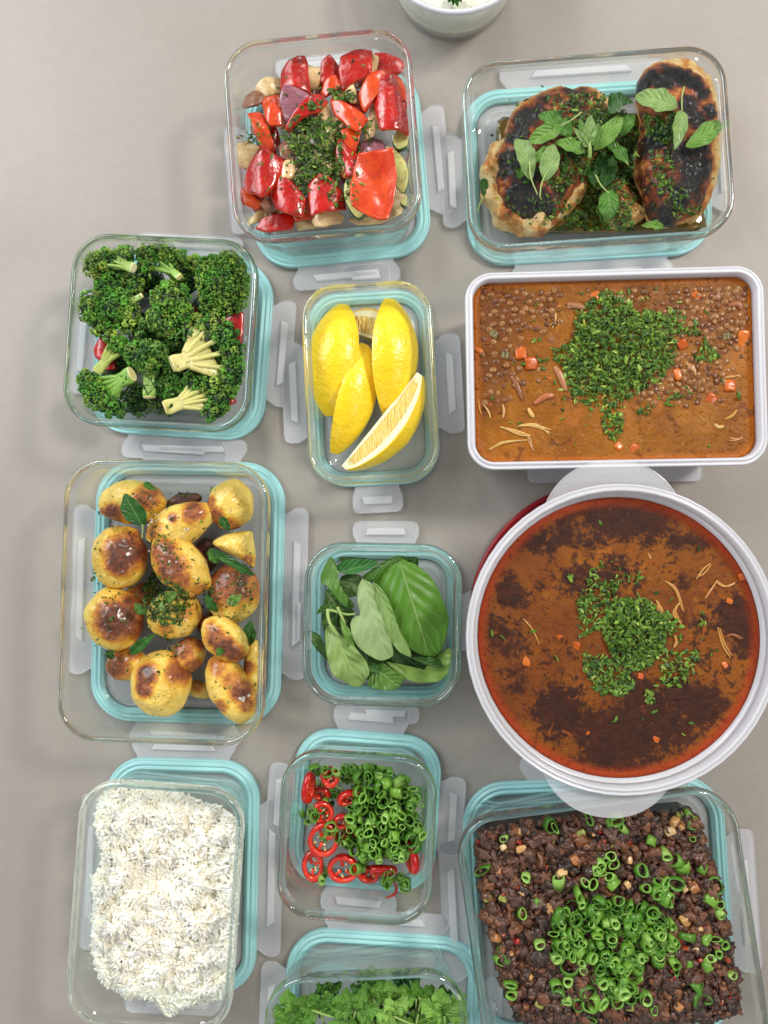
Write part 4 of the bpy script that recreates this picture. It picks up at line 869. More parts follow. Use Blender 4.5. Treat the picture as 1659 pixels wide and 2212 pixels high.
# ================================================================ broccoli box
def floret(fr, clusters, base, label, z=45, scol=(196, 208, 120), bw=60, zb=None, cut=(226, 216, 150), yel=.15, dark=1.0, group='broccoli florets in the glass box', seed=0, nb=24):
    """clusters: (u, v, radius[, z]); base: stalk end or None"""
    r_ = np.random.default_rng(seed + 77); sc_ = fr_scale(fr, z)
    c0 = Q(fr, np.mean([c[0] for c in clusters]), np.mean([c[1] for c in clusters]), z)
    e = empty('broccoli_floret', (c0[0], c0[1], (z - 12) * 1e-3), label, 'broccoli floret', group)
    mb = Mesh(); pos = []; cols = []; sz = []; rots = []
    for c in clusters:
        u, v, rad = c[:3]; zz = c[3] if len(c) > 3 else z; R = rad * sc_
        ctr = Q(fr, u, v, zz) + np.array([0, 0, -R * .45])
        TVn = IC2_V.copy(); TVn = TVn * np.array([1, 1, .8]) * R * .80; gap_shade = arr(30, 62, 16) * dark; gap_shade[3] = 1; mb.add(TVn + ctr, IC2_F, col=gap_shade)  # core sphere coloured dark to paint the shade in gaps between buds
        nl = max(9, int(20 * (rad / 100) ** 2)); yc = r_.uniform(-.15, .3) + yel
        for k in range(nl):
            zc = 1 - 1.15 * (k + .5) / nl; ph = k * 2.39996 + r_.uniform(-.3, .3); rr = math.sqrt(max(0, 1 - zc * zc))
            dl = np.array([rr * math.cos(ph), rr * math.sin(ph), zc]); rl = R * r_.uniform(.27, .36) * (1.15 if rad < 100 else .85); pl = ctr + dl * np.array([1, 1, .85]) * R * r_.uniform(.78, .92)
            bright = r_.uniform(.5, 1.2); m = int(nb * 1.0 * max(1, (rl / .006) ** 2)) if rl > .004 else nb
            y = float(np.clip(yc * 1.5 + r_.uniform(-.45, .35) - .2, 0, .8))
            for j in range(m):
                dd = r_.normal(size=3); dd /= np.linalg.norm(dd); 
                if dd @ dl < -.2: dd = -dd
                pos.append(pl + dd * rl * r_.uniform(.85, 1.05)); sz.append(r_.uniform(.55, 1.15) * 1e-3)
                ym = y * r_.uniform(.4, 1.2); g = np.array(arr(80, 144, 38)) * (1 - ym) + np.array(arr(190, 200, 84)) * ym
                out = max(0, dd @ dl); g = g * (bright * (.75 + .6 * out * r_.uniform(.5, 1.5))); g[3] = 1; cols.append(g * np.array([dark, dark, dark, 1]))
    n = len(pos); scl = np.array(sz)[:, None] * r_.uniform(.8, 1.35, (n, 3))
    scatter(mb, ICO_V, ICO_F, np.array(pos), scl, rot_mats(n), np.array(cols), jitter=.08)
    smooth_new('crown', mb, 'bud', parent=e, stack=None, smooth=False)
    proxy = Mesh()
    for c in clusters:
        zz = c[3] if len(c) > 3 else z; proxy.add(IC1_V * c[2] * sc_ + Q(fr, c[0], c[1], zz) + np.array([0, 0, -c[2] * sc_ * .3]), IC1_F)
    STACK.setdefault(fr, []).append((proxy.arrays(), proxy.F)); BV.pop(fr, None)
    if base is not None:
        zb = z if zb is None else zb; B = Q(fr, *base, zb); mb = Mesh(); cs_ = np.array(S(*scol)); grn = np.array(arr(150, 184, 84)); w0 = bw * sc_ / 2
        cen = np.mean([Q(fr, c[0], c[1], (c[3] if len(c) > 3 else z) - 3) for c in clusters], 0)
        fork = B * .52 + cen * .48
        # flattened fan: cut trunk that widens and splits into branches running under the buds
        ax = (cen - B)[:2]; Lb = np.linalg.norm(ax); ax /= Lb; pr = np.array([-ax[1], ax[0]])
        cl = [Q(fr, c[0], c[1], (c[3] if len(c) > 3 else z) - 5) for c in clusters]
        lat = [float((q[:2] - B[:2]) @ pr) for q in cl]; lo, hi = min(lat + [-w0]), max(lat + [w0])
        f1, f2 = .42, .80
        out = [B[:2] - pr * w0, B[:2] + pr * w0, B[:2] + ax * Lb * f1 * .6 + pr * w0 * .92, B[:2] + ax * Lb * f1 + pr * max(w0 * .95, hi * .42), B[:2] + ax * Lb * f2 + pr * max(w0, hi * .80),
               B[:2] + ax * Lb * f2 - pr * max(w0, -lo * .80), B[:2] + ax * Lb * f1 - pr * max(w0 * .95, -lo * .42), B[:2] + ax * Lb * f1 * .6 - pr * w0 * .92]
        zslope = (cen[2] - .004 - B[2]) / Lb
        pillow(mb, np.array(out), -.0004, w0 * .5, w0 * .5, n=48, nr=8, p=3.2, pb=3, sharp=.5, zf=lambda rel, V: B[2] + ((V[:, :2] - B[:2]) @ ax) * zslope, namp=.0003, nscale=300, seed=seed, colf=lambda v, r: cs_ * (1 + .18 * noise.noise(Vector((v[0] * 200, v[1] * 200, 0)))))
        twig_ends = []
        for c in clusters:   # one thick branch per cluster, then thin twigs that run into the buds
            zz = c[3] if len(c) > 3 else z; C3 = Q(fr, c[0], c[1], zz - 5); R3 = c[2] * sc_
            le = float((C3[:2] - B[:2]) @ pr); st = np.array([*(B[:2] + ax * Lb * .3 + pr * le * .22), B[2] + Lb * .3 * zslope])
            dv = C3 - st; dv /= np.linalg.norm(dv); nd = C3 - dv * R3 * .75
            tube(mb, spline([st, st * .5 + nd * .5 + np.array([0, 0, .0012]), nd], 7), np.linspace(w0 * .36, w0 * .16, 7), 9, col=cs_ * r_.uniform(.92, 1.05))
            for q in range(9):
                E = C3 + np.array([*(r_.normal(0, .38, 2) * R3), r_.uniform(-.003, .002)]); E = nd + (E - nd) * r_.uniform(.55, .85)
                twig_ends.append(E); s0 = st + (nd - st) * r_.uniform(.25, .85) + np.array([*(r_.normal(0, .12, 2) * w0), 0])
                tube(mb, spline([s0, s0 * .5 + E * .5 + np.array([0, 0, .0006]), E], 6), np.linspace(w0 * .17, w0 * .07, 6), 6, col=(cs_ * .5 + grn * .5) * r_.uniform(.8, 1.15))
        smooth_new('stalk', mb, 'stalk', parent=e)
        pe = np.array([E + r_.normal(0, .0022, 3) * np.array([1, 1, .5]) + np.array([0, 0, .0012]) for E in twig_ends for _ in range(16)]); ce = np.array([np.array(arr(96, 142, 50)) * r_.uniform(.6, 1.3) for _ in pe]); ce[:, 3] = 1
        mb = Mesh(); scatter(mb, ICO_V, ICO_F, pe, r_.uniform(.5, 1.0, (len(pe), 1)) * 1e-3 * np.ones((1, 3)), rot_mats(len(pe)), ce, jitter=.08)
        smooth_new('inner_buds', mb, 'bud', parent=e, smooth=False)
        mb = Mesh(); d = (B - cen); d /= np.linalg.norm(d)
        tube(mb, [B + d * .0002, B + d * .0012], [w0 * .98, w0 * .9], 12, col=arr(*cut), squash=.8); smooth_new('cut_end', mb, 'stalk', parent=e, smooth=False)
        P2 = Mesh(); tube(P2, spline([B, fork], 4), w0 * .9, 8); STACK[fr].append((P2.arrays(), P2.F)); BV.pop(fr, None)
    return e
F_ = 'broc'
for ol, z, lb in (([(272, 905), (335, 818), (395, 860), (400, 940), (345, 985), (290, 960)], 36, 'red pepper piece at the left edge of the broccoli'),
                  ([(1130, 700), (1200, 680), (1292, 650), (1290, 800), (1275, 885), (1220, 850), (1150, 760)], 40, 'red pepper piece at the right wall beside the broccoli'),
                  ([(900, 640), (960, 610), (1000, 680), (940, 720)], 30, 'dark red pepper piece deep in the middle of the broccoli'),
                  ([(1150, 1260), (1220, 1210), (1240, 1260), (1180, 1300)], 26, 'orange pepper scrap in the lower right corner of the broccoli box'), ([(330, 1010), (420, 980), (430, 1040), (360, 1050)], 30, 'dark pepper scrap behind the lower left floret')):
    slab('pepper_piece', F_, ol, z, 4, ['pskin', 'pflesh'], lb, 'red pepper piece', bend=3, seed=int(ol[0][0]), group='red pepper pieces among the broccoli', midx=(0, 0, 1))
floret(F_, [(560, 1240, 110, 24), (430, 1000, 120, 20), (740, 1230, 110, 24), (900, 1020, 120, 22), (620, 780, 130, 22), (800, 850, 130, 24), (1050, 620, 110, 20), (400, 440, 110, 22), (640, 430, 110, 24), (900, 460, 80, 30)], None, 'broccoli pieces darkened for shade, packed below the top florets', z=24, dark=.6, seed=20, nb=14, yel=0)  # under layer: same buds with shade multiplied into their colour
floret(F_, [(850, 330, 105, 38), (960, 330, 60, 36)], None, 'olive broccoli floret behind the top middle one', z=38, yel=.35, seed=1)
floret(F_, [(275, 325, 85, 48), (350, 290, 70, 46), (480, 280, 80, 42)], (545, 355), 'small floret with a pale green stalk at top left', z=47, bw=72, zb=52, scol=(176, 206, 110), cut=(236, 228, 186), yel=.35, seed=2)
floret(F_, [(650, 250, 80, 50), (735, 235, 75, 50), (620, 330, 60, 46), (790, 290, 60, 48)], (855, 415), 'floret with its stalk pointing down right at the top', z=50, bw=52, zb=54, scol=(150, 190, 84), yel=.2, seed=3)
floret(F_, [(390, 470, 120, 40), (520, 470, 80, 40)], None, 'shadowed floret below the small top left one', z=40, yel=.1, seed=4)
floret(F_, [(255, 610, 110, 46), (400, 620, 120, 50), (330, 720, 100, 44), (500, 690, 100, 46), (470, 580, 80, 46)], (600, 545), 'broad dark floret filling the left side', z=48, bw=40, scol=(150, 180, 90), yel=.12, seed=5)
floret(F_, [(1140, 430, 175, 50), (1060, 370, 100, 50), (1190, 330, 90, 48), (1180, 560, 120, 44), (1080, 560, 110, 44)], None, 'round domed floret in the top right corner', z=50, yel=.28, seed=6)
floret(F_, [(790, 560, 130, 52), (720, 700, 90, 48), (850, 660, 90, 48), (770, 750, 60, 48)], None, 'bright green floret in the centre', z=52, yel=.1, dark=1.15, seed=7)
floret(F_, [(440, 860, 60, 44), (500, 900, 50, 44), (400, 820, 50, 44)], (300, 1055), 'upper part of the lower left floret with fanned branches', z=44, bw=70, scol=(188, 200, 104), yel=.2, seed=8)
floret(F_, [(240, 1110, 75, 44), (300, 1220, 90, 44), (400, 1290, 80, 42), (250, 1170, 70, 42)], (535, 1075), 'lower left floret with a wide green stalk fan', z=46, bw=110, zb=50, scol=(140, 186, 76), yel=.08, seed=9)
floret(F_, [(590, 940, 110, 48), (680, 920, 80, 46), (640, 1020, 70, 46)], (655, 1225), 'floret with a short upright stalk in the lower middle', z=48, bw=88, zb=44, scol=(150, 188, 90), yel=.1, seed=10)
floret(F_, [(790, 1140, 90, 36), (760, 1040, 80, 36), (870, 1190, 60, 34)], None, 'shadowed floret between the two pale stalks', z=36, yel=.05, seed=11)
floret(F_, [(1075, 730, 75, 50), (1170, 800, 80, 50), (1215, 920, 80, 48), (1215, 1040, 80, 46), (1190, 1130, 70, 42), (980, 720, 55, 44), (1110, 900, 85, 37), (1090, 1020, 70, 36)], (815, 1005), 'big halved floret with a pale yellow trunk at right', z=50, bw=118, zb=57, scol=(226, 218, 140), cut=(232, 222, 160), yel=.3, seed=12)
floret(F_, [(960, 1120, 75, 40), (1080, 1130, 85, 42), (1130, 1230, 80, 42), (1080, 1320, 70, 40), (1180, 1170, 60, 38), (1010, 1240, 70, 32)], (765, 1300), 'halved floret with a pale fan stalk at the bottom', z=42, bw=100, zb=48, scol=(220, 214, 134), yel=.15, seed=13)
flakes('chopped_parsley', F_, [([(590, 700), (700, 640), (840, 780), (960, 760), (880, 940), (740, 960), (560, 860)], 260, 2), ((740, 830, 160, 140), 120, 1), ((600, 500, 160, 60), 40, 0), ((650, 1180, 160, 70), 70, 0), ((760, 1100, 50, 90), 50, 1)], 'chopped parsley sprinkled over the broccoli', greens=[arr(60, 116, 40), arr(84, 140, 60), arr(40, 84, 28), arr(110, 160, 84), arr(50, 100, 40), arr(146, 184, 120)])

# ================================================================ lemon wedges
def wedge(A, B, zA, zB, r, alpha, peel_px, tilt_up, label, seed=0, fr='lemon'):
    """A, B crop points of the two tips; peel faces the picture direction peel_px, raised tilt_up degrees above the table"""
    a = Q(fr, *A, zA); b = Q(fr, *B, zB); X = b - a; L = np.linalg.norm(X); X /= L
    h = np.array([peel_px[0], -peel_px[1], 0.0]); h -= X * (h @ X); h /= np.linalg.norm(h) + EPS
    up = np.cross(X, h); up *= np.sign(up[2]) if abs(up[2]) > EPS else 1
    t_ = math.radians(tilt_up); Z = math.cos(t_) * h + math.sin(t_) * up; Y = np.cross(Z, X)
    ns, nf = 40, 22; al = math.radians(alpha) / 2
    def Rr(s): 
        core = max(0, math.sin(PI * min(1, max(0, .03 + .94 * s)))) ** .62; return r * 1e-3 * core
    mid = (a + b) / 2; e = empty('lemon_wedge', (mid[0], mid[1], min(zA, zB) * 1e-3 - .008), label, 'lemon wedge', 'lemon wedges in the small glass box')
    V = []; F = []
    for i in range(ns + 1):
        s = i / ns
        for j in range(nf + 1):
            f = -al + 2 * al * j / nf; R = Rr(s) * (1 + .012 * noise.noise(Vector((s * 9, f * 3, seed)))); V.append(a + X * L * s + R * (math.cos(f) * Z + math.sin(f) * Y))
    for i in range(ns):
        for j in range(nf): p_ = i * (nf + 1) + j; F.append((p_, p_ + 1, p_ + nf + 2, p_ + nf + 1))
    mb = Mesh(); mb.add(np.array(V), F); smooth_new('peel', mb, 'peel', parent=e, attrs=False); vv = (mb.arrays(), mb.F)
    mb = Mesh()
    for sg in (-1, 1):
        V = []; C = []; F = []; nr_ = 14; dirv = math.cos(al) * Z + sg * math.sin(al) * Y; nrm = np.cross(X, dirv); nrm /= np.linalg.norm(nrm)
        if nrm @ (sg * Y) < 0: nrm = -nrm
        for i in range(ns + 1):
            s = i / ns; R = Rr(s) * (1 + .012 * noise.noise(Vector((s * 9, sg * al * 3, seed))))
            for j in range(nr_ + 1):
                q = j / nr_; bump_ = .0006 * noise.noise(Vector((s * 22, q * 8, seed + sg))) * (1 if .15 < q < .7 else 0)
                rim_ = -.0004 * (1 if .12 < q < .7 else 0)
                V.append(a + X * L * s + dirv * (R * q) + nrm * (bump_ + rim_)); C.append((q, abs(2 * s - 1), 0, 1))
        for i in range(ns):
            for j in range(nr_): p_ = i * (nr_ + 1) + j; F.append((p_, p_ + 1, p_ + nr_ + 2, p_ + nr_ + 1) if sg > 0 else (p_ + nr_ + 1, p_ + nr_ + 2, p_ + 1, p_))
        mb.add(np.array(V), F, col=np.array(C))
    smooth_new('cut_face', mb, 'cut', parent=e)
wedge((500, 600), (1000, 760), 26, 26, 24, 92, (.25, -1), -38, 'pale shadowed lemon wedge lying behind the two upright ones', 5)
wedge((560, 425), (465, 1345), 22, 22, 28, 108, (-1, 0), 78, 'lemon wedge at the upper left with its peel facing up', 1)
wedge((925, 380), (905, 1325), 24, 24, 28.5, 92, (1, 0), 68, 'lemon wedge at the upper right with its peel facing up', 2)
wedge((715, 740), (462, 1640), 26, 20, 25, 88, (1, .25), 58, 'narrow lemon wedge in the lower middle', 3)
wedge((1165, 970), (540, 1745), 40, 30, 31, 78, (.75, .65), 2, 'lemon wedge at the lower right showing its cut pulp', 4)

# ================================================================ roast potatoes
PT = [(880, 390, 110, 52, -10, 32, 'dark crusted potato bit at the top middle', [(880, 390, 150, 1)]),
      (970, 1590, 85, 60, 20, 20, 'small potato scrap at the bottom middle', [(960, 1560, 40, .5)]),
      (1050, 1180, 90, 90, 0, 26, 'browned potato sunk behind the cut ones at right', [(1050, 1180, 120, .75)]),
      (1010, 740, 90, 110, 0, 22, 'dark potato deep behind the top ones', [(1010, 740, 160, .9)]),
      (600, 990, 100, 80, 0, 24, 'potato sunk beneath the herb pile', [(600, 990, 80, .6)]),
      (1320, 1450, 62, 180, 0, 36, 'potato squeezed against the right wall', [(1270, 1450, 50, .7)]),
      (520, 1430, 130, 105, 5, 34, 'half hidden potato with a scorched side at lower left', [(440, 1440, 80, .75), (560, 1350, 50, .6)]),
      (905, 1370, 112, 118, 40, 40, 'browned potato just below the herb pile', [(860, 1330, 70, .7), (930, 1440, 50, .6), (980, 1300, 40, .7)]),
      (550, 402, 215, 140, 2, 46, 'wide potato at the top left under a basil leaf', [(430, 480, 62, .75), (640, 375, 75, .6), (345, 480, 40, .6), (560, 540, 60, .5), (740, 330, 40, .6)]),
      (1175, 415, 146, 165, 5, 50, 'smooth bright yellow potato in the top right corner', [(1075, 500, 55, .7), (1160, 570, 60, .65), (1040, 400, 35, .6)]),
      (1190, 980, 165, 200, 5, 46, 'large browned potato at the right wall under leaves', [(1150, 880, 150, .72), (1290, 930, 90, .6)]),
      (475, 748, 172, 202, 5, 50, 'round potato with a dark top on the left', [(500, 720, 100, .85), (470, 790, 75, .8), (560, 640, 60, .6)]),
      (440, 1140, 178, 202, -8, 50, 'dark bottomed potato at the far left', [(450, 1150, 110, .85), (550, 1060, 85, .8), (420, 1230, 60, .7), (540, 1200, 70, .75)]),
      (1205, 700, 140, 105, 0, 46, 'cut yellow potato wedge at the upper right', [(1280, 770, 30, .6)]),
      (820, 1110, 172, 152, -15, 48, 'pale potato under the chopped herbs in the middle', [(760, 1210, 45, .5), (880, 1090, 50, .4)]),
      (852, 545, 228, 128, -24, 53, 'elongated potato near the top with a blistered end', [(935, 455, 62, .72), (810, 500, 30, .7), (660, 600, 40, .5), (700, 560, 45, .4)]),
      (853, 805, 235, 148, 48, 60, 'salt flecked potato lying diagonally in the centre', [(740, 720, 80, .68), (800, 820, 80, .75), (860, 900, 60, .65), (960, 960, 50, .45)]),
      (735, 1552, 185, 212, 0, 55, 'egg shaped potato with two brown spots at the bottom', [(640, 1500, 62, .85), (630, 1580, 50, .8), (850, 1470, 75, .75), (830, 1390, 45, .6)]),
      (1172, 1585, 240, 135, 62, 55, 'long potato slanting at the lower right', [(1240, 1600, 60, .72), (1110, 1700, 42, .65), (1180, 1530, 50, .55), (1080, 1440, 60, .5), (1270, 1690, 40, .6)]),
      (1138, 1268, 172, 118, 42, 57, 'potato standing on its browned cut side at right', [(1080, 1260, 60, .7), (1130, 1320, 60, .85), (1190, 1370, 50, .8), (1040, 1190, 30, .5)])]
for i, (u, v, a_, b_, ang, zt, lb, pts) in enumerate(PT):
    s_ = fr_scale('potato'); minor = min(a_, b_) * s_ * 1e3; th = min(minor * .92, zt - 13); z = zt - th * .98
    ol = ell(u, v, a_, b_, ang, 16, .035, i)
    if 'wedge at the upper right' in lb: ol = [(1065, 665), (1090, 625), (1150, 598), (1230, 582), (1305, 580), (1320, 640), (1326, 720), (1325, 815), (1265, 775), (1190, 740), (1110, 700)]
    oa = np.array(ol); W = Q('potato', oa[:, 0], oa[:, 1], z)[:, :2]; mb = Mesh()
    cc = [(Q('potato', pu, pv, z + th * .8), pr * s_, k) for pu, pv, pr, k in pts]
    def colf(vv, r, cc=cc, z=z):
        t_ = 0.06
        for c, rad, k in cc:
            d = math.hypot(vv[0] - c[0], vv[1] - c[1]) / rad; t_ = max(t_, k * max(0, min(1, 1.75 - 1.0 * d)))
        if vv[2] < z * 1e-3: t_ = max(t_, .5)
        return (t_, 0, 0, 1)
    pillow(mb, W, z * 1e-3, th * 1e-3, min(th, z - 12.5) * 1e-3, n=64, nr=20, p=2.1, pb=2.1, namp=.0015, nscale=60, octv=3, seed=i, sharp=0, colf=colf)
    tag(smooth_new('roast_potato', mb, 'potato', stack='potato'), lb, 'roast potato', 'roast potatoes in the glass box')
flakes('chopped_herbs', 'potato', [([(600, 960), (690, 830), (780, 900), (900, 960), (920, 1050), (850, 1180), (740, 1190), (640, 1130)], 850, 5), ((780, 1290, 70, 40), 90, 2), ((700, 640, 40, 30), 40, 1), ((1260, 900, 60, 60), 70, 1), ((1040, 1010, 50, 60), 60, 1),
       ((420, 1010, 60, 30), 20, 0), ((300, 900, 25, 40), 30, 0), ((800, 900, 330, 380), 240, 0), ((780, 740, 50, 60), 26, 1), ((900, 320, 70, 25), 40, 1), ((620, 1400, 200, 200), 40, 0), ((680, 430, 60, 50), 30, .5), ((1200, 1120, 60, 30), 20, .5)],
       'chopped parsley and thyme strewn over the roast potatoes', greens=DG, size=(.9, 2.2), cat='chopped herbs')
mb = Mesh(); pp = []
for (u, v, n) in ((665, 720, 3), (740, 705, 3), (705, 800, 2), (690, 500, 4), (660, 540, 2), (880, 590, 3), (590, 1050, 2), (1250, 1640, 4), (800, 780, 4)):
    for k in range(n):
        uu, v2 = u + rng.normal(0, 16), v + rng.normal(0, 14); w = Q('potato', uu, v2, 50); z = top_z('potato', w[0], w[1], .02); pp.append(Q('potato', uu, v2, z * 1e3 + .5))
for q in pp:
    s_ = rng.uniform(.8, 2.2) * 1e-3; mb.add((rot_mats(1, .5)[0] @ (ICO_V * np.array([s_, s_ * .8, s_ * .3])).T).T + q, ICO_F)
tag(smooth_new('salt_flakes', mb, 'salt', smooth=False), 'coarse salt flakes scattered on the roast potatoes', 'salt', kind='stuff')
for i, (b, tp, w, z, c, lb, kw) in enumerate([
    ((612, 545), (498, 345), 165, 56, DK * 1.15, 'broad basil leaf with a stem on the top left potato', dict(outline=[(612, 550), (560, 540), (505, 500), (482, 440), (484, 380), (500, 342), (560, 372), (620, 420), (648, 480), (640, 530)], stem=[(612, 540, 0), (614, 580, -1), (608, 628, -3)])),
    ((1040, 715), (1328, 862), 78, 50, DK * 1.3, 'long dull leaf lying over the right hand potatoes', dict(outline=[(1030, 700), (1065, 690), (1130, 720), (1220, 770), (1300, 830), (1328, 868), (1250, 850), (1150, 790), (1060, 740)])),
    ((1170, 1060), (1240, 985), 62, 54, LG * .9, 'small bright leaf of the pair on the right potato', {}), ((1165, 1062), (1190, 985), 45, 54, PL, 'pale leaf of the pair on the right potato', {}),
    ((1130, 1360), (1085, 1325), 60, 60, MG, 'little folded leaf on the browned cut potato', {}), ((530, 1370), (690, 1235), 66, 50, DK * 1.4, 'long narrow leaf below the dark bottomed potato', {}), ((410, 1400), (420, 1330), 60, 38, DK, 'leaf at the lower left edge of the potatoes', {}),
    ((620, 275), (700, 320), 45, 48, MG, 'slim leaf at the top of the wide potato', {}), ((1110, 490), (1170, 580), 60, 50, DK * 1.2, 'dark leaf under the smooth yellow potato', {}), ((1290, 1310), (1300, 1150), 90, 36, DK, 'dark leaf low at the right wall', {}),
    ((760, 1030), (830, 970), 60, 55, LG * .8, 'pale oregano leaf on top of the herb pile', {}), ((640, 1110), (560, 1040), 60, 52, MG * .8, 'dark leaf at the left of the herb pile', {}), ((755, 1095), (735, 1030), 36, 56, PL, 'narrow pale leaf in the herb pile', {}),
    ((1095, 790), (1030, 705), 50, 48, MG, 'leaf tip between the centre and right potatoes', {}), ((1090, 1100), (1010, 980), 60, 46, DK * 1.2, 'curved leaf running down right of centre', {})]):
    leaf('potato', b, tp, w, z, c, lb, group='herb leaves on the roast potatoes', seed=i, fold=2.4, curl=2.6, wave=1.3, **kw)

# ================================================================ basil box
BL = [([(960, 385), (1020, 385), (1090, 392), (1092, 480), (1040, 520), (960, 470)], (960, 385), (1080, 500), 40, arr(70, 120, 46), 'dark basil leaf corner behind the biggest leaf', dict(fold=1)),
      ([(375, 545), (430, 500), (480, 440), (560, 405), (660, 400), (792, 420), (745, 465), (660, 500), (560, 522), (470, 500)], (400, 530), (790, 420), 46, arr(62, 132, 62), 'bluish green basil leaf lying along the top', dict(stem=[(370, 545, 2), (410, 525, 2), (480, 500, 1)], stemr=1.5)),
      ([(480, 410), (500, 385), (640, 390), (700, 400), (560, 440)], (480, 400), (700, 400), 38, arr(70, 110, 40), 'leaf edge peeking out at the top rim', {}),
      ([(480, 620), (500, 535), (570, 515), (650, 530), (660, 600), (620, 680), (560, 700), (500, 680)], (640, 530), (500, 680), 36, arr(96, 130, 66), 'shadowed leaf behind the pale centre leaf', dict(fold=3)),
      ([(350, 900), (380, 650), (430, 640), (520, 760), (600, 800), (560, 900), (420, 920)], (380, 650), (560, 900), 30, arr(66, 104, 36), 'dark leaf packed low on the left', {}),
      ([(400, 900), (700, 900), (1000, 900), (1250, 1000), (1250, 1250), (900, 1330), (450, 1280)], (400, 900), (1250, 1250), 22, arr(44, 80, 24), 'large dark leaf on the floor of the basil box', {}),
      ([(345, 545), (365, 470), (412, 388), (440, 400), (462, 440), (480, 560), (520, 650), (600, 755), (570, 792), (480, 720), (400, 610), (352, 585)], (415, 390), (600, 780), 47, arr(94, 146, 52), 'curling basil leaf at the upper left', dict(fold=5, curl=3)),
      ([(655, 545), (720, 490), (800, 432), (930, 378), (1000, 390), (880, 440), (800, 500), (752, 560), (735, 585)], (930, 380), (670, 560), 47, arr(74, 122, 44), 'dark leaf tucked behind the biggest leaf', dict(fold=4)),
      ([(870, 1060), (960, 1110), (1060, 1160), (1180, 1180), (1192, 1310), (1080, 1300), (980, 1260), (880, 1170)], (880, 1080), (1190, 1300), 34, arr(48, 92, 30), 'dark basil leaf under the lower right edge', {}),
      ([(845, 1190), (890, 1200), (960, 1250), (1070, 1315), (1170, 1290), (1250, 1250), (1282, 1180), (1290, 1100), (1352, 1088), (1340, 1200), (1320, 1285), (1240, 1345), (1100, 1355), (990, 1320), (900, 1250)], (850, 1195), (1345, 1100), 40, arr(150, 188, 84), 'bright yellow green leaf edge curving along the lower right', dict(fold=4, curl=-4)),
      ([(700, 1360), (730, 1290), (740, 1225), (830, 1200), (900, 1250), (988, 1315), (950, 1392), (870, 1412), (770, 1392)], (740, 1225), (950, 1392), 42, arr(104, 150, 58), 'folded basil leaf at the bottom', dict(fold=5)),
      ([(680, 1200), (760, 1195), (800, 1285), (760, 1280), (700, 1250)], (680, 1200), (800, 1285), 44, arr(90, 150, 76), 'small torn leaf scrap near the bottom', {}),
      ([(235, 960), (265, 950), (345, 990), (372, 1060), (400, 1190), (340, 1130), (275, 1050)], (240, 955), (400, 1195), 42, arr(78, 124, 50), 'leaf tip poking at the left glass wall', dict(fold=4)),
      ([(308, 830), (325, 790), (360, 752), (450, 750), (520, 790), (500, 810), (420, 790), (350, 810)], (520, 795), (310, 830), 46, arr(80, 126, 46), 'narrow dark leaf at the left edge', dict(fold=3)),
      ([(372, 800), (400, 920), (362, 960), (372, 870)], (385, 800), (370, 960), 45, arr(90, 130, 50), 'sliver of leaf beside the pale wrinkled one', {}),
      ([(745, 570), (768, 500), (830, 440), (935, 382), (1010, 420), (1075, 442), (1130, 490), (1175, 520), (1230, 600), (1268, 680), (1310, 780), (1335, 880), (1318, 970), (1300, 1050), (1240, 1165), (1135, 1155), (1030, 1100), (940, 960), (870, 830), (790, 700)], (935, 382), (1180, 1150), 50, arr(96, 148, 44), 'biggest basil leaf covering the right half of the box', dict(fold=-5, curl=5, wave=1.6, col2=arr(104, 158, 50))),
      ([(1040, 1165), (1140, 1152), (1252, 1168), (1292, 1245), (1230, 1238), (1150, 1215)], (1040, 1165), (1290, 1245), 46, arr(66, 116, 40), 'pointed leaf tip under the biggest leaf', dict(fold=2)),
      ([(742, 585), (770, 590), (848, 680), (900, 800), (925, 880), (962, 975), (1000, 1040), (1030, 1100), (1042, 1165), (960, 1125), (890, 1050), (835, 920), (780, 790), (750, 680)], (745, 585), (1040, 1160), 55, arr(140, 178, 96), 'light folded leaf flap beside the pale centre leaf', dict(fold=2.5, curl=1, wave=1.4)),
      ([(655, 560), (700, 570), (742, 600), (770, 740), (815, 850), (870, 980), (905, 1140), (860, 1180), (800, 1188), (720, 1150), (640, 1090), (590, 1000), (572, 890), (615, 840), (650, 830), (625, 720), (630, 620)], (668, 565), (850, 1185), 56, arr(170, 194, 138), 'pale basil leaf showing its grey green underside in the centre', dict(fold=2.5, curl=3, wave=2.0, col2=arr(160, 188, 120))),
      ([(372, 1000), (385, 930), (430, 905), (500, 990), (560, 1040), (620, 1085), (690, 1180), (722, 1270), (690, 1340), (640, 1396), (580, 1382), (500, 1330), (430, 1270), (395, 1150)], (420, 920), (650, 1395), 54, arr(150, 182, 100), 'wrinkled pale leaf with dark bruises at the lower left', dict(fold=3, curl=4, wave=3.2)),
      ([(488, 860), (530, 890), (575, 960), (605, 1070), (598, 1110), (560, 1115), (525, 1010), (500, 930)], (490, 860), (590, 1110), 57, arr(116, 166, 66), 'slim bright leaf on the wrinkled one', dict(fold=2, stem=[(470, 772, 1), (500, 840, 1), (530, 900, 0)], stemr=1.3))]
for i, (ol, b, tp, z, c, lb, kw) in enumerate(BL):
    kw = dict(dict(fold=3, curl=3, wave=1.4), **kw); leaf('basil', b, tp, 0, z, c, lb, outline=ol, group='basil leaves in the small square box', seed=i * 3, **kw)
mb = Mesh(); tube(mb, spline([Q('basil', 395, 790, 55), Q('basil', 400, 860, 57), Q('basil', 430, 930, 57), Q('basil', 485, 1000, 55)], 14), np.linspace(1.5, .9, 14) * 1e-3, 8, col=arr(172, 200, 112))
tube(mb, spline([Q('basil', 395, 795, 55), Q('basil', 450, 805, 57), Q('basil', 540, 830, 56), Q('basil', 610, 825, 55)], 12), np.linspace(1.3, .9, 12) * 1e-3, 8, col=arr(140, 172, 90))
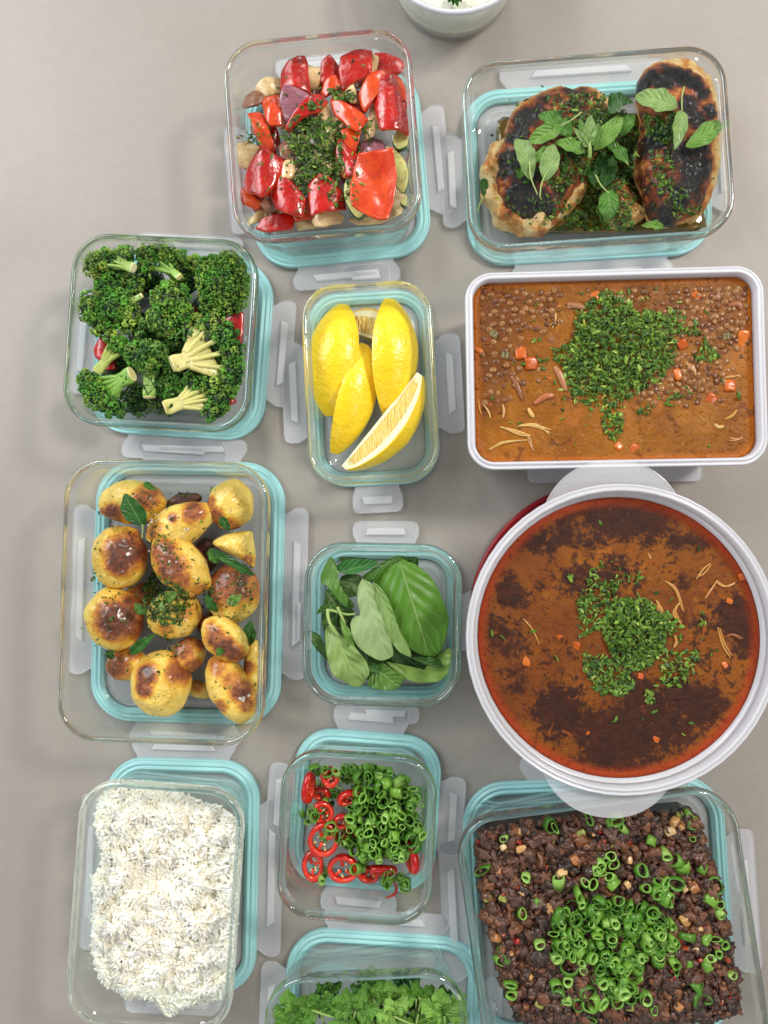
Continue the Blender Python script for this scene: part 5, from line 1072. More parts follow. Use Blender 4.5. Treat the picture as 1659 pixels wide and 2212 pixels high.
tag(smooth_new('basil_sprig', mb, 'leaf'), 'forked pale basil stem at the left of the basil box', 'basil stem')

# ================================================================ lentil soup
def liquid(name, fr, poly_fn, c, z, mat, colf, label, n=150):
    """a level liquid surface: grid clipped to the vessel's inner outline by mapping a disc of rings"""
    ol = poly_fn; m = len(ol); V = [[c[0], c[1], z]]; F = []; K = 44
    for k in range(1, K + 1):
        q = k / K; pts = c[:2] + (ol - c[:2]) * q; zz = z + (.0009 * max(0, (q - .97) / .03))
        for p_ in pts: V.append([p_[0], p_[1], zz + .0002 * noise.noise(Vector((p_[0] * 70, p_[1] * 70, 0)))])
    for i in range(m): F.append((0, 1 + i, 1 + (i + 1) % m))
    for k in range(K - 1):
        a = 1 + k * m; b = a + m
        for i in range(m): j = (i + 1) % m; F.append((a + i, b + i, b + j, a + j))
    # body of the liquid down to the floor
    a = 1 + (K - 1) * m; base = len(V)
    for p_ in c[:2] + (ol - c[:2]) * .97: V.append([p_[0], p_[1], z - .03])
    for i in range(m): j = (i + 1) % m; F.append((a + i, base + i, base + j, a + j))
    V = np.array(V); q = np.zeros(len(V)); q[1:1 + K * m] = np.repeat(np.arange(1, K + 1) / K, m); q[base:] = 1
    mb = Mesh(); mb.add(V, F, col=np.array([colf(v, s) for v, s in zip(V, q)]))
    return tag(smooth_new(name, mb, mat, stack=fr), label, 'soup', kind='stuff')
SZ = TZ - 8.5
ang = .9; H = TZ; dr = 11
def tub_inner(w, h, r, off, c, ang, nc=14, ns=8):
    return place(np.c_[rrect((w + 2 * off) * 1e-3, (h + 2 * off) * 1e-3, max(r + off, 2) * 1e-3, nc, ns), np.zeros((nc + 1) * 4 + (ns - 1) * 4)], c, ang)[:, :2]
ol = tub_inner(229, 154, 21, -6.3, cs, ang)
lent_zone = [(Q('soup', u, v, SZ)[:2], r * fr_scale('soup', SZ)) for u, v, r in ((250, 300, 200), (200, 600, 170), (200, 780, 100), (1350, 300, 230), (1450, 420, 140), (1250, 680, 130), (450, 250, 120), (900, 220, 200), (1150, 280, 150))]
def colA(v, s):
    a = 0
    for c, r in lent_zone: a = max(a, 1 - math.hypot(v[0] - c[0], v[1] - c[1]) / r)
    return (max(0, min(1, a * 1.6)), max(0, min(1, (s - .93) / .06)), 0, 1)
liquid('lentil_soup', 'soup', ol, cs, SZ * 1e-3, 'soupA', colA, 'orange brown lentil soup filling the white rectangular tub')
def shared(name, mb, mat, smooth=True):
    o = smooth_new(name, mb, mat, origin=(0, 0, 0), smooth=smooth); me = o.data; bpy.data.objects.remove(o); return me
def inst(name, me, pos, rot=None, scale=(1, 1, 1), label=None, cat=None, group=None, col=None):
    o = bpy.data.objects.new(name, me); sc.collection.objects.link(o); o.location = pos
    if rot is not None: o.rotation_euler = rot
    o.scale = scale; return tag(o, label, cat, group)
def lentil_mesh(col):
    mb = Mesh(); V = IC2_V * np.array([2.4, 2.1, 1.1]) * 1e-3; mb.add(V, IC2_F, col=col); return shared('lentil', mb, 'lentil')
LM = [lentil_mesh(arr(*c)) for c in ((150, 98, 50), (134, 82, 40), (162, 112, 62), (116, 68, 34))]
lp = []
for shape, n in (((1370, 250, 110, 90), 110), ((1250, 660, 75, 55), 60), ((1150, 590, 60, 40), 14), ((230, 320, 100, 100), 44), ((450, 290, 80, 70), 26), ((250, 640, 70, 90), 26), ((1440, 380, 70, 60), 18), ((1100, 700, 60, 40), 12), ((900, 220, 160, 40), 16), ((520, 640, 60, 80), 10), ((1500, 620, 50, 80), 8)):
    k = 0; tries = 0
    while k < n and tries < n * 12:
        tries += 1; u, v = rng.normal(shape[0], shape[2]), rng.normal(shape[1], shape[3])
        if not (135 < u < 1545 and 170 < v < 1050): continue
        q = Q('soup', u, v, SZ + .1)
        if any((q[0] - a[0]) ** 2 + (q[1] - a[1]) ** 2 < (3.9e-3) ** 2 for a in lp): continue
        lp.append(q); k += 1
lzone = [((1370, 250), 'in the upper right corner of the soup'), ((1250, 660), 'clustered right of the parsley mound'), ((250, 300), 'in the upper left corner of the soup'), ((250, 680), 'along the left side of the soup'), ((900, 220), 'near the back edge above the parsley mound'), ((1500, 620), 'by the right wall of the soup tub'), ((520, 640), 'just left of the parsley mound')]
lp = lp[:298]
for i, q in enumerate(lp):
    uq, vq = UNP('soup', q); zn = min(lzone, key=lambda a: (a[0][0] - uq) ** 2 + (a[0][1] - vq) ** 2)[1]
    q = q.copy(); q[2] += rng.uniform(-1.0, .1) * 1e-3
    inst('lentil', LM[i % 4], q, tuple(rng.uniform(-.35, .35, 2)) + (rng.uniform(0, 6),), tuple([rng.uniform(.95, 1.35)] * 3), 'brown lentil floating ' + zn, 'lentil', 'lentils ' + zn)
def rough_cube(size, col, seed, asp=(1, 1, 1), mat='dice', name='dice', namp=.16):
    mb = Mesh(); V = []; 
    v = IC2_V.copy(); m = np.abs(v).max(1, keepdims=True); v = v / (m * .82 + .18 * np.linalg.norm(v, axis=1, keepdims=True)); v *= np.array(asp) * size * .5e-3
    r = np.random.default_rng(seed); v += r.normal(0, namp * size * .1e-3, v.shape) ; mb.add(v, IC2_F, col=col); return shared(name, mb, mat)
CUBE = [rough_cube(9.5, arr(204, 96, 18), 1, (1.1, .9, .5), 'carrot', namp=.2), rough_cube(9.5, arr(190, 84, 12), 2, (1, 1, .5), 'carrot', namp=.2), rough_cube(9.5, arr(210, 108, 28), 3, (1.3, .8, .45), 'carrot', namp=.2)]
CR = [(350, 520, 1.1, .3, 'flat carrot chunk at the left of the soup, the upper of a pair'), (405, 575, 1.15, .5, 'brightest carrot chunk at the left of the soup'), (325, 590, .9, -1.8, 'sunken carrot piece left of the brightest chunk'), (490, 640, .9, -1.2, 'carrot piece below the bright pair'), (195, 805, .6, -1, 'small carrot bit near the left wall'),
      (1525, 450, 1.3, -.3, 'big carrot chunk at the right wall'), (1455, 690, 1.1, -.3, 'carrot chunk at lower right near the wall'), (1358, 765, 1.0, -.6, 'carrot chunk in the smooth orange area'), (875, 1005, .9, -.8, 'carrot chunk at the front edge, left of the pair'), (950, 1030, .9, -.8, 'carrot chunk at the front edge, right of the pair'),
      (1205, 475, .85, .8, 'carrot piece at the right edge of the parsley'), (1180, 632, .8, .8, 'thin carrot slice below the parsley edge'), (745, 210, .8, -.6, 'carrot bit near the back wall'), (680, 700, .7, .8, 'carrot piece at the lower left of the parsley'), (130, 505, .6, 0, 'carrot sliver on the left wall'), (1280, 215, .7, 0, 'yellow orange bit at the upper right')]
for i, (u, v, s, dz, lb) in enumerate(CR):
    inst('carrot_piece', CUBE[i % 3], Q('soup', u, v, SZ + dz - .5), (rng.uniform(-.3, .3), rng.uniform(-.3, .3), rng.uniform(0, 3)), (s * .95, s * .95, s * .8), lb, 'carrot piece', 'carrot pieces in the lentil soup')
def shred(fr, pts, z, r, col, label, name='chicken_shred', cat='chicken shred', group=None, mat='shred', strands=1):
    mb = Mesh()
    for k in range(strands):
        P_ = np.array([Q(fr, u + rng.normal(0, 6) * (strands > 1), v + rng.normal(0, 6) * (strands > 1), z + rng.uniform(-.3, .5)) for u, v in pts]); sp = spline(P_, 14)
        tube(mb, sp, r * 1e-3 * np.sin(np.linspace(.25, PI - .25, 14)) ** .6, 7, col=np.array(col) * rng.uniform(.85, 1.1), squash=.7)
    return tag(smooth_new(name, mb, mat, stack=None), label, cat, group)
ch = arr(206, 150, 92); ch2 = arr(222, 178, 104); ch3 = arr(150, 92, 52)
SH = [([(300, 640), (330, 690), (360, 770)], 2.6, ch3, 1, 'thick chicken shred at the left of the soup'), ([(530, 590), (560, 640), (590, 720)], 3.6, arr(190, 130, 84), 1, 'broad chicken strip by the left edge of the parsley'), ([(390, 810), (405, 840), (420, 860)], 2.2, ch2, 1, 'curled chicken shred at lower left'), ([(150, 790), (180, 830), (190, 865)], 1.0, ch2, 1, 'thin shred near the left wall'), ([(255, 790), (262, 830), (255, 865)], 1.5, ch, 1, 'short shred right of the thin wall one'),
      ([(345, 905), (430, 905), (500, 940)], .9, ch2, 3, 'upper bundle of fine shreds in the lower left corner'), ([(240, 910), (330, 945), (400, 950)], .9, ch2, 3, 'middle bundle of fine shreds in the lower left corner'), ([(190, 1030), (260, 990), (380, 980)], .9, ch2, 3, 'lowest bundle of fine shreds in the lower left corner'), ([(380, 950), (405, 990), (415, 1040)], .8, ch, 2, 'shreds crossing the lower left bundles'),
      ([(1230, 590), (1260, 600), (1285, 640)], .9, ch, 3, 'pale knot of shreds right of the parsley'), ([(1425, 650), (1470, 635), (1525, 640)], .9, ch, 2, 'curled shred above the right carrot chunk'), ([(1430, 870), (1470, 850), (1495, 820)], 1.6, arr(200, 150, 60), 1, 'yellow shred low at the right'), ([(1375, 895), (1400, 912), (1425, 905)], 2.0, ch2, 1, 'pale lump below the yellow shred'), ([(1450, 970), (1490, 975), (1530, 965)], .7, ch, 2, 'faint shreds at the lower right wall'),
      ([(590, 265), (640, 270), (700, 290)], 3.2, arr(176, 118, 76), 2, 'pink chicken chunk at the upper left of the parsley'), ([(1385, 250), (1395, 220), (1400, 190)], 2.2, ch3, 2, 'chicken piece near the upper right corner'), ([(420, 790), (480, 750), (530, 745)], 3.4, arr(178, 104, 60), 1, 'fleshy tomato skin left of the parsley tail'), ([(1450, 270), (1500, 260), (1520, 290)], 3.0, arr(160, 100, 64), 1, 'translucent onion scrap in the upper right corner'), ([(540, 310), (535, 350), (515, 390)], .6, ch2, 2, 'fine thread left of the parsley top'), ([(125, 760), (130, 810), (140, 845)], 1.1, arr(214, 150, 30), 1, 'yellow streak of shred on the left wall')]
for pts, r, c_, st, lb in SH: shred('soup', pts, SZ + .4, r * .8, c_, lb, group='chicken shreds in the lentil soup', strands=st)
for i, (u, v, a_, lb) in enumerate(((210, 420, 40, 'celery slice at the upper left of the soup'), (270, 530, 10, 'faint celery slice below it at the left'), (1445, 430, 0, 'ribbed celery slice at the right of the soup'))):
    mb = Mesh()
    for k in range(6):
        y = -8 + k * 3.2; p0 = Q('soup', *rot2((-26, y * 1.6), (u, v), a_), SZ + .3); p1 = Q('soup', *rot2((26, y * 1.6), (u, v), a_), SZ + .3); tube(mb, [p0, (p0 + p1) / 2, p1], [.0004, .0013, .0004], 6, col=arr(128, 112, 50) * (1 if k % 2 else .7))
    tag(smooth_new('celery_slice', mb, 'dice'), lb, 'celery slice', 'celery slices in the lentil soup')
BG = [arr(76, 120, 38), arr(100, 148, 56), arr(46, 86, 28), arr(134, 176, 82), arr(84, 130, 46), arr(168, 202, 122)]
flakes('chopped_parsley', 'soup', [([(640, 300), (780, 200), (880, 190), (960, 290), (1100, 300), (1180, 400), (1180, 520), (1110, 640), (960, 740), (840, 800), (640, 790), (600, 690), (540, 580), (520, 500), (640, 440)], 1900, 8),
       ([(640, 330), (900, 260), (1130, 400), (1060, 640), (800, 740), (600, 640)], 650, 9), ([(780, 780), (900, 800), (890, 940), (830, 990), (780, 900)], 110, 1.5), ([(1100, 260), (1290, 340), (1280, 420), (1150, 420)], 90, 1), ([(1330, 450), (1410, 540), (1290, 580), (1260, 550)], 60, 1.5), ((1000, 810, 40, 20), 50, 1), ((1180, 750, 40, 30), 40, 1), ((1220, 850, 22, 14), 22, 1), ((500, 545, 30, 25), 30, .5), ((560, 960, 25, 14), 14, .5), ((660, 850, 90, 30), 24, 0), ((800, 500, 320, 240), 160, 0), ((1020, 235, 20, 25), 20, .5), ((670, 180, 14, 8), 8, .5), ((820, 200, 50, 25), 40, 1), ((420, 445, 10, 8), 6, 1), ((1515, 750, 10, 16), 8, 1), ((1200, 590, 20, 14), 12, 1)],
       'chopped parsley mound on the orange lentil soup', greens=BG, size=(1.1, 3.3), z0=SZ)

# ================================================================ round soup
SB = RT - 13.5
ol = tub_inner(230, 230, 114.9, -9.6, cr, 0, nc=24, ns=2)
Zd = [(Q('round', u, v, SB)[:2], r * fr_scale('round', SB), k) for u, v, r, k in ((820, 290, 200, .9), (1030, 300, 180, .95), (560, 380, 170, .8), (640, 620, 120, .6), (400, 420, 110, .6), (300, 700, 130, .7), (270, 960, 130, .75), (330, 1170, 120, .7), (560, 1340, 190, .95), (800, 1480, 260, 1.0), (1050, 1400, 260, 1.0), (1250, 1300, 220, .85), (980, 1260, 150, .8), (1480, 820, 160, .85), (1560, 980, 130, .85), (1330, 870, 90, .6), (860, 560, 110, .6), (1220, 650, 70, .6), (1180, 420, 90, .7), (1330, 420, 70, .6), (700, 420, 100, .5))]
Zl = [(Q('round', u, v, SB)[:2], r * fr_scale('round', SB)) for u, v, r in ((480, 750, 160), (850, 420, 70), (1380, 640, 150), (1450, 1080, 130), (420, 1050, 150), (580, 480, 80), (620, 1180, 60))]
def colB(v, s):
    a = -.12
    for c, r, k in Zd: a = max(a, k * min(1, 1.5 - 1.5 * math.hypot(v[0] - c[0], v[1] - c[1]) / r))
    for c, r in Zl: a -= .4 * max(0, 1 - math.hypot(v[0] - c[0], v[1] - c[1]) / r)
    return (a * .8 if s < .93 else a * .8 - (s - .93) * 8, max(0, min(1, (s - .92) / .06)), 0, 1)
liquid('dark_soup', 'round', ol, cr, SB * 1e-3, 'soupB', colB, 'dark red brown soup with an oily film in the round tub')
for i, (pts, r, st, lb) in enumerate((([(362, 835), (410, 890), (450, 975)], .7, 1, 'curved noodle thin shred at the left of the dark soup'), ([(1285, 620), (1325, 590), (1355, 550)], .7, 2, 'thin shred at the upper right'), ([(1325, 730), (1360, 680), (1390, 635)], .7, 1, 'slanting shred below the upper right one'), ([(1390, 640), (1430, 660), (1480, 650)], .7, 2, 'flat shred crossing at the upper right'), ([(1395, 890), (1420, 960), (1462, 1032)], .8, 2, 'long shred at the right of the parsley'),
      ([(1120, 640), (1180, 690), (1215, 800)], 1.0, 2, 'strand curling at the upper right of the parsley'), ([(1190, 740), (1160, 800), (1200, 860)], 1.0, 2, 'strand coiled beside the parsley'), ([(1060, 770), (1100, 800), (1075, 740)], .8, 3, 'pale fibres at the parsley edge'), ([(1025, 490), (1035, 510), (1040, 520)], .9, 1, 'short pale shred above the parsley'), ([(1165, 925), (1175, 960), (1160, 990)], 1.3, 1, 'brown strand right of the parsley'), ([(1440, 925), (1480, 920), (1510, 945)], 1.1, 2, 'brown shred among the dark flakes at right'))):
    shred('round', pts, SB + .4, r, arr(204, 146, 70) if i != 10 else arr(140, 84, 40), lb, group='shreds floating in the dark soup', strands=st)
for i, (u, v, s, dz, col_, lb) in enumerate(((1520, 615, .55, .8, 0, 'bright yellow corn like bit at the right edge'), (985, 1140, .5, .8, 0, 'yellow grain below the parsley'), (430, 860, .75, -1.6, 1, 'sunken carrot cube left of centre'), (550, 910, .9, -1.8, 1, 'larger sunken carrot cube left of the parsley'), (395, 1040, 1.2, -2.2, 1, 'faint sunken carrot at lower left'), (680, 1420, 1, -2.2, 1, 'carrot lump under the film at the bottom'), (1430, 1080, .5, .2, 0, 'small yellow grain at lower right'), (1450, 740, .5, 0, 1, 'orange bit at the right'), (1065, 1475, .5, 0, 1, 'orange bit in the dark lower area'), (640, 980, .7, -.6, 1, 'orange pepper scrap at the left of the parsley'))):
    inst('vegetable_piece', CUBE[(i + col_) % 3], Q('round', u, v, SB + dz - .4), (rng.uniform(-.3, .3), .2, rng.uniform(0, 3)), (s, s, s * .8), lb, 'vegetable piece', 'vegetable pieces in the dark soup')
flakes('chopped_parsley', 'round', [([(800, 780), (900, 720), (1030, 740), (1130, 850), (1110, 1000), (1030, 1090), (900, 1130), (820, 1000), (780, 880)], 1200, 8), ([(650, 720), (740, 580), (860, 660), (900, 760), (800, 900), (660, 930)], 260, 1.5), ([(680, 1000), (840, 1050), (960, 1180), (930, 1240), (760, 1240), (680, 1120)], 300, 1.5),
       ([(1100, 1000), (1290, 1010), (1290, 1090), (1220, 1200), (1100, 1190), (1080, 1080)], 130, 1), ([(1120, 800), (1210, 850), (1200, 990), (1100, 960)], 60, 1), ((910, 570, 22, 16), 20, .5), ((1100, 590, 45, 16), 26, .5), ((950, 640, 70, 30), 30, 0), ((760, 620, 30, 20), 30, 1), ((1030, 1250, 18, 18), 22, 1), ((620, 1100, 20, 5), 7, .5), ((620, 610, 10, 10), 8, .5), ((780, 1352, 12, 4), 5, .5), ((1190, 715, 15, 10), 14, .5), ((1290, 475, 6, 14), 5, .5), ((1265, 860, 40, 8), 12, 0), ((1560, 1095, 15, 8), 6, 0), ((940, 920, 260, 240), 160, 0)],
       'chopped parsley mound on the dark round soup', greens=BG, size=(1.1, 3.3), z0=SB)

# ================================================================ white rice
RP = [(395, 415), (520, 330), (760, 340), (1000, 440), (1200, 520), (1275, 620), (1262, 900), (1250, 1300), (1225, 1600), (1150, 1735), (1010, 1775), (900, 1800), (820, 1850), (745, 1760), (640, 1735), (560, 1740), (500, 1700), (410, 1640), (360, 1530), (338, 1300), (350, 1100), (335, 960), (400, 880), (405, 770), (372, 650), (350, 560)]
dips = [((780, 900), 150, 14), ((800, 1300), 120, 7), ((620, 960), 80, 6), ((930, 1250), 90, 5), ((520, 1150), 60, 4), ((760, 1500), 60, 5)]
def rice_h(u, v):
    h = 50
    for (a, b), r, d in dips: h -= d * math.exp(-((u - a) ** 2 + (v - b) ** 2) / (r * r))
    h += 10 * noise.noise(Vector((u / 150, v / 150, 3.1))) + 6 * noise.noise(Vector((u / 70, v / 70, 8.1))) + 2.5 * noise.noise(Vector((u / 30, v / 30, 4.1)))
    if v > 1300: h -= (v - 1300) / 500 * 20
    if u < 480: h -= (480 - u) * .05
    if v < 520: h -= (520 - v) * .08
    return h
a = np.array(RP, float)
def ricez(rel, V): return np.zeros(len(V))
mb = Mesh(); W = Q('rice', a[:, 0] * .96 + 800 * .04, a[:, 1] * .96 + 1050 * .04, 30)[:, :2]
pillow(mb, W, .024, .016, .0105, n=90, nr=30, p=6, pb=6, sharp=0, colf=lambda v, r: tuple(arr(252, 248, 232)))
for i, v_ in enumerate(mb.V[0]):
    if v_[2] > .030:
        q_ = UNP('rice', v_); v_[2] = min(v_[2], (rice_h(*q_) - .9) * 1e-3)
rb = mb
uv = rand_in(RP, 6000); n = len(uv); pos = []
for u, v in uv:
    h = rice_h(u, v) - rng.uniform(0, 1) ** 1.2 * 3.0; pos.append(Q('rice', u, v, max(14.5, h)))
    
# grains down the open flanks of the block
ev = closed_curve(a, 260, .3)
for u, v in ev:
    for k in range(5):
        h = rice_h(u, v); zz = rng.uniform(14.5, max(16, h)); pos.append(Q('rice', u + rng.normal(0, 9), v + rng.normal(0, 9), zz))
pos = np.array(pos); n = len(pos)
RT_V = []; RT_F = []
for k, (x, r) in enumerate(((-1, .0), (-.8, .62), (-.3, .98), (.3, 1.0), (.8, .66), (1, 0))):
    if r == 0: RT_V.append((x, 0, 0))
    else: RT_V += [(x, r * math.cos(i * PI / 3), r * math.sin(i * PI / 3)) for i in range(6)]
for i in range(6):
    j = (i + 1) % 6; RT_F.append((0, 1 + j, 1 + i, 1 + i)); RT_F.append((25, 19 + i, 19 + j, 19 + j))
    for k in range(3): a0 = 1 + k * 6; RT_F.append((a0 + i, a0 + j, a0 + 6 + j, a0 + 6 + i))
tri = [f[:3] for f in RT_F if f[2] == f[3]]; quad = [f for f in RT_F if f[2] != f[3]]
for f in quad: tri += [(f[0], f[1], f[2]), (f[0], f[2], f[3])]
RT_V = np.array(RT_V, float); RT_F = np.array(tri)
RT_V[:, 2] += .25 * RT_V[:, 0] ** 2 * 1.0
th_ = np.array([PI * 1.6 * noise.noise(Vector((p[0] * 45, p[1] * 45, 2.2))) for p in pos]) + rng.normal(0, .75, n)
R3 = rot_mats(n, .5)
cz, sz_ = np.cos(th_), np.sin(th_); Rz = np.zeros((n, 3, 3)); Rz[:, 0, 0] = cz; Rz[:, 0, 1] = -sz_; Rz[:, 1, 0] = sz_; Rz[:, 1, 1] = cz; Rz[:, 2, 2] = 1
tp_ = rng.normal(0, .2, n); Ry = np.zeros((n, 3, 3)); Ry[:, 0, 0] = np.cos(tp_); Ry[:, 0, 2] = np.sin(tp_); Ry[:, 1, 1] = 1; Ry[:, 2, 0] = -np.sin(tp_); Ry[:, 2, 2] = np.cos(tp_)
l = rng.uniform(3.5, 5.3, n) * 1e-3; w = rng.uniform(1.05, 1.45, n) * 1e-3
cols = np.array([arr(247, 245, 236), arr(246, 242, 226), arr(249, 248, 243), arr(243, 236, 216)])[rng.choice(4, n)]
mb = Mesh(); scatter(mb, RT_V, RT_F, pos, np.c_[l, w, w], Rz @ Ry, cols, jitter=.02)
mb.V += rb.V; mb.F += [f + mb.n for f in rb.F]; mb.C += rb.C; mb.U += rb.U; mb.M += rb.M; mb.n += rb.n
tag(smooth_new('white_rice', mb, 'rice'), 'block of fluffy white rice filling most of the box', 'rice', kind='stuff')

# ================================================================ chilli and scallion box
def ring_mesh(r, wall, h, sq, col, col_in, seed, mat='scallion', name='scallion_ring', n=14, bulge=0, dent=.12):
    rr = np.random.default_rng(seed); mb = Mesh(); V = []; C = []; ph = rr.uniform(0, 6)
    prof = [(r - wall, -h / 2), (r - wall * .2, -h / 2), (r + bulge, 0), (r - wall * .2, h / 2), (r - wall, h / 2), (r - wall + bulge * .6, 0)]
    for i in range(n):
        t_ = 2 * PI * i / n; q = 1 + dent * math.sin(2 * t_ + ph) + dent * .5 * math.sin(3 * t_ + ph * 2)
        for k, (a, z) in enumerate(prof):
            V.append((a * q * math.cos(t_), a * q * sq * math.sin(t_), z * (1 + .12 * math.sin(t_ + ph)))); C.append(col if k < 4 and k != 0 else col_in)
    m = len(prof); F = [(i * m + k, ((i + 1) % n) * m + k, ((i + 1) % n) * m + (k + 1) % m, i * m + (k + 1) % m) for i in range(n) for k in range(m)]
    mi = [0 if k in (1, 2) else 1 for i in range(n) for k in range(m)]
    mb.add(np.array(V) * 1e-3, F, col=np.array(C), mi=mi if isinstance(mat, list) else 0); return mb
SR = []
for k in range(14):
    r = [4.4, 3.7, 4.9, 3.2, 2.6][k % 5]; g = [(108, 164, 52), (132, 184, 66), (88, 144, 42), (158, 202, 94), (116, 172, 58)][k % 5]; gi = tuple(min(255, x + 22) for x in g)
    SR.append(shared('scallion_ring', ring_mesh(r, .8, [5.0, 6.6, 4.2, 7.5, 5.6][k % 5], [.95, .7, .42, .8][k % 4], arr(*g), arr(*gi), k), 'scallion'))
def scallions(fr, groups, label, group, z0, zl=None):
    """each ring its own object; it rests on what is under it and on the mound of the others"""
    k = 0
    for shape, n, mound, szr in groups:
        for j in range(n):
            if len(shape) == 2: u, v = shape
            elif hasattr(shape[0], '__len__'): u, v = rand_in(shape, 1)[0]
            else: u, v = rng.normal(shape[0], shape[2]), rng.normal(shape[1], shape[3])
            w = Q(fr, u, v, 42); z = max(z0 * 1e-3, top_z(fr, w[0], w[1], z0 * 1e-3)) * 1e3
            zz = z + 1.2 + (j / n) * mound
            tl = rng.uniform(-1.3, 1.3) if rng.random() < .55 else rng.uniform(-.4, .4)
            s = rng.uniform(*szr); lab = label if zl is None else label + ' ' + min(zl, key=lambda a: (a[0][0] - u) ** 2 + (a[0][1] - v) ** 2)[1]
            inst('scallion_ring', SR[int(rng.integers(14))], Q(fr, u, v, zz), (tl, rng.uniform(-.5, .5), rng.uniform(0, 6.3)), (s, s, s), lab, 'scallion ring', group if zl is None else group + lab[len(label):]); k += 1
    return k
def chili_ring(u, v, ru, rv, ang, z, label, rot=(0, 0), h=4.5, holes=3, seed=0):
    s_ = fr_scale('chili', z) * 1e3; r = ru * s_; c = Q('chili', u, v, z)
    e = empty('chilli_ring', tuple(c), label, 'chilli ring', 'red chilli rings in the small box'); rr = np.random.default_rng(seed)
    Rm = (Quaternion((0, 0, 1), math.radians(-ang)) @ Quaternion((1, 0, 0), rot[0]) @ Quaternion((0, 1, 0), rot[1])).to_matrix(); Rm = np.array([[Rm[i][j] for j in range(3)] for i in range(3)])
    m_ = ring_mesh(r, 3.8, h + 1.5, rv / ru, arr(200, 20, 14), arr(228, 70, 34), seed, mat=['a', 'b'], n=28, bulge=.25, dent=.05)
    mb = Mesh(); mb.add(m_.arrays() @ Rm.T + c, [tuple(f) for g_ in m_.F for f in g_], mi=list(np.concatenate(m_.M))); smooth_new('wall', mb, ['cskin', 'cflesh'], parent=e); STACK.setdefault('chili', []).append((mb.arrays(), mb.F)); BV.pop('chili', None)
    mb = Mesh()
    for k in range(holes):
        t_ = 2 * PI * k / holes + rr.uniform(-.3, .3); p0 = np.array([math.cos(t_) * (r - 2), math.sin(t_) * (r - 2) * rv / ru, 0]) * 1e-3; p1 = p0 * .25
        tube(mb, np.array([p0, (p0 + p1) / 2, p1]) @ Rm.T + c, [.0024, .0012, .0018], 7)
    smooth_new('membrane', mb, 'cflesh', parent=e, attrs=False)
    sm = None
    for k in range(5):
        t_ = rr.uniform(0, 6.28); q = rr.uniform(.15, .6); p0 = np.array([math.cos(t_) * r * q, math.sin(t_) * r * q * rv / ru, rr.uniform(-.5, 1.5)]) * 1e-3
        if sm is None:
            mb = Mesh(); mb.add(IC1_V * np.array([1.3, 1.0, .45]) * 1e-3, IC1_F, col=arr(240, 214, 150)); sm = shared('seed', mb, 'dice')
        o = bpy.data.objects.new('seed', sm); sc.collection.objects.link(o); o.parent = e; o.location = tuple(Rm @ p0); o.rotation_euler = tuple(rr.uniform(-1, 1, 3))
for i, a_ in enumerate([(880, 1140, 85, 60, 10, 20, 'chilli ring low at the front, half buried by scallion', (.3, 0)), (990, 1110, 100, 50, 0, 26, 'chilli curve under the scallions at the front', (.9, 0)), (750, 850, 60, 70, 0, 30, 'chilli ring behind the big one, touching the scallion heap', (0, .3)), (700, 760, 75, 60, 0, 34, 'chilli ring above the big one', (.2, .2)),
     (545, 560, 70, 60, 30, 24, 'chilli piece low in the left upper part', (.4, 0)), (740, 590, 90, 55, -15, 38, 'chilli arch at the upper middle beside the scallion heap', (.5, 0)), (605, 440, 68, 78, 0, 42, 'chilli ring with seeds at the top left', (0, .1)), (555, 700, 80, 85, 0, 36, 'chilli ring under scraps of scallion at left', (0, .2)),
     (450, 520, 60, 122, 8, 36, 'chilli piece standing on edge at the far left', (0, 1.15)), (560, 890, 116, 122, 0, 44, 'biggest chilli ring in the middle left', (.05, 0)), (485, 1080, 80, 115, -10, 26, 'open chilli ring in the lower left corner', (0, .15)), (700, 1100, 108, 112, 20, 34, 'chilli ring beside the open one at the bottom', (.15, 0)), (1190, 1020, 62, 130, -12, 36, 'glossy chilli band at the lower right', (0, -1.0))]):
    chili_ring(*a_[:7], rot=a_[7], seed=i, holes=3)
shred('chili', [(1060, 1190), (1085, 1230), (1070, 1285), (1005, 1312)], 22, 1.3, arr(200, 30, 16), 'curled red chilli tail at the front', name='chilli_tail', cat='chilli tail', mat='dice')
scp = [(510, 380), (760, 370), (1050, 400), (1200, 450), (1250, 600), (1265, 850), (1160, 1050), (900, 1060), (760, 960), (740, 700), (820, 560), (640, 500)]
m_core = Mesh(); a = np.array([(760, 450), (1200, 480), (1240, 800), (1120, 980), (860, 980), (790, 700)], float); W = Q('chili', a[:, 0], a[:, 1], 30)[:, :2]
def ring_pile(fr, polys, label):
    mb = Mesh(); src = []
    for me in SR:
        V = np.zeros(len(me.vertices) * 3); me.vertices.foreach_get('co', V); C = np.zeros(len(me.vertices) * 4); me.attributes['Col'].data.foreach_get('color', C)
        src.append((V.reshape(-1, 3), np.array([list(p_.vertices) for p_ in me.polygons]), C.reshape(-1, 4)))
    for poly, n, z in polys:
        for u, v in rand_in(poly, n):
            V, F, C = src[int(rng.integers(14))]; mb.add((rot_mats(1, 1.3)[0] @ V.T).T * rng.uniform(1, 1.25) + Q(fr, u, v, z + rng.uniform(-3, 3)), F, col=C)
    return tag(smooth_new('scallion_heap', mb, 'scallion', stack=fr), label, 'chopped scallion', kind='stuff')
ring_pile('chili', [([(660, 380), (1050, 390), (1230, 500), (1250, 800), (1130, 1020), (880, 1020), (770, 900), (800, 560)], 90, 22), ([(640, 390), (1050, 400), (1225, 520), (1240, 800), (1130, 1020), (880, 1020), (780, 900), (790, 560)], 100, 31), (scp, 80, 38)], 'packed lower layers of the scallion heap in the small square box')
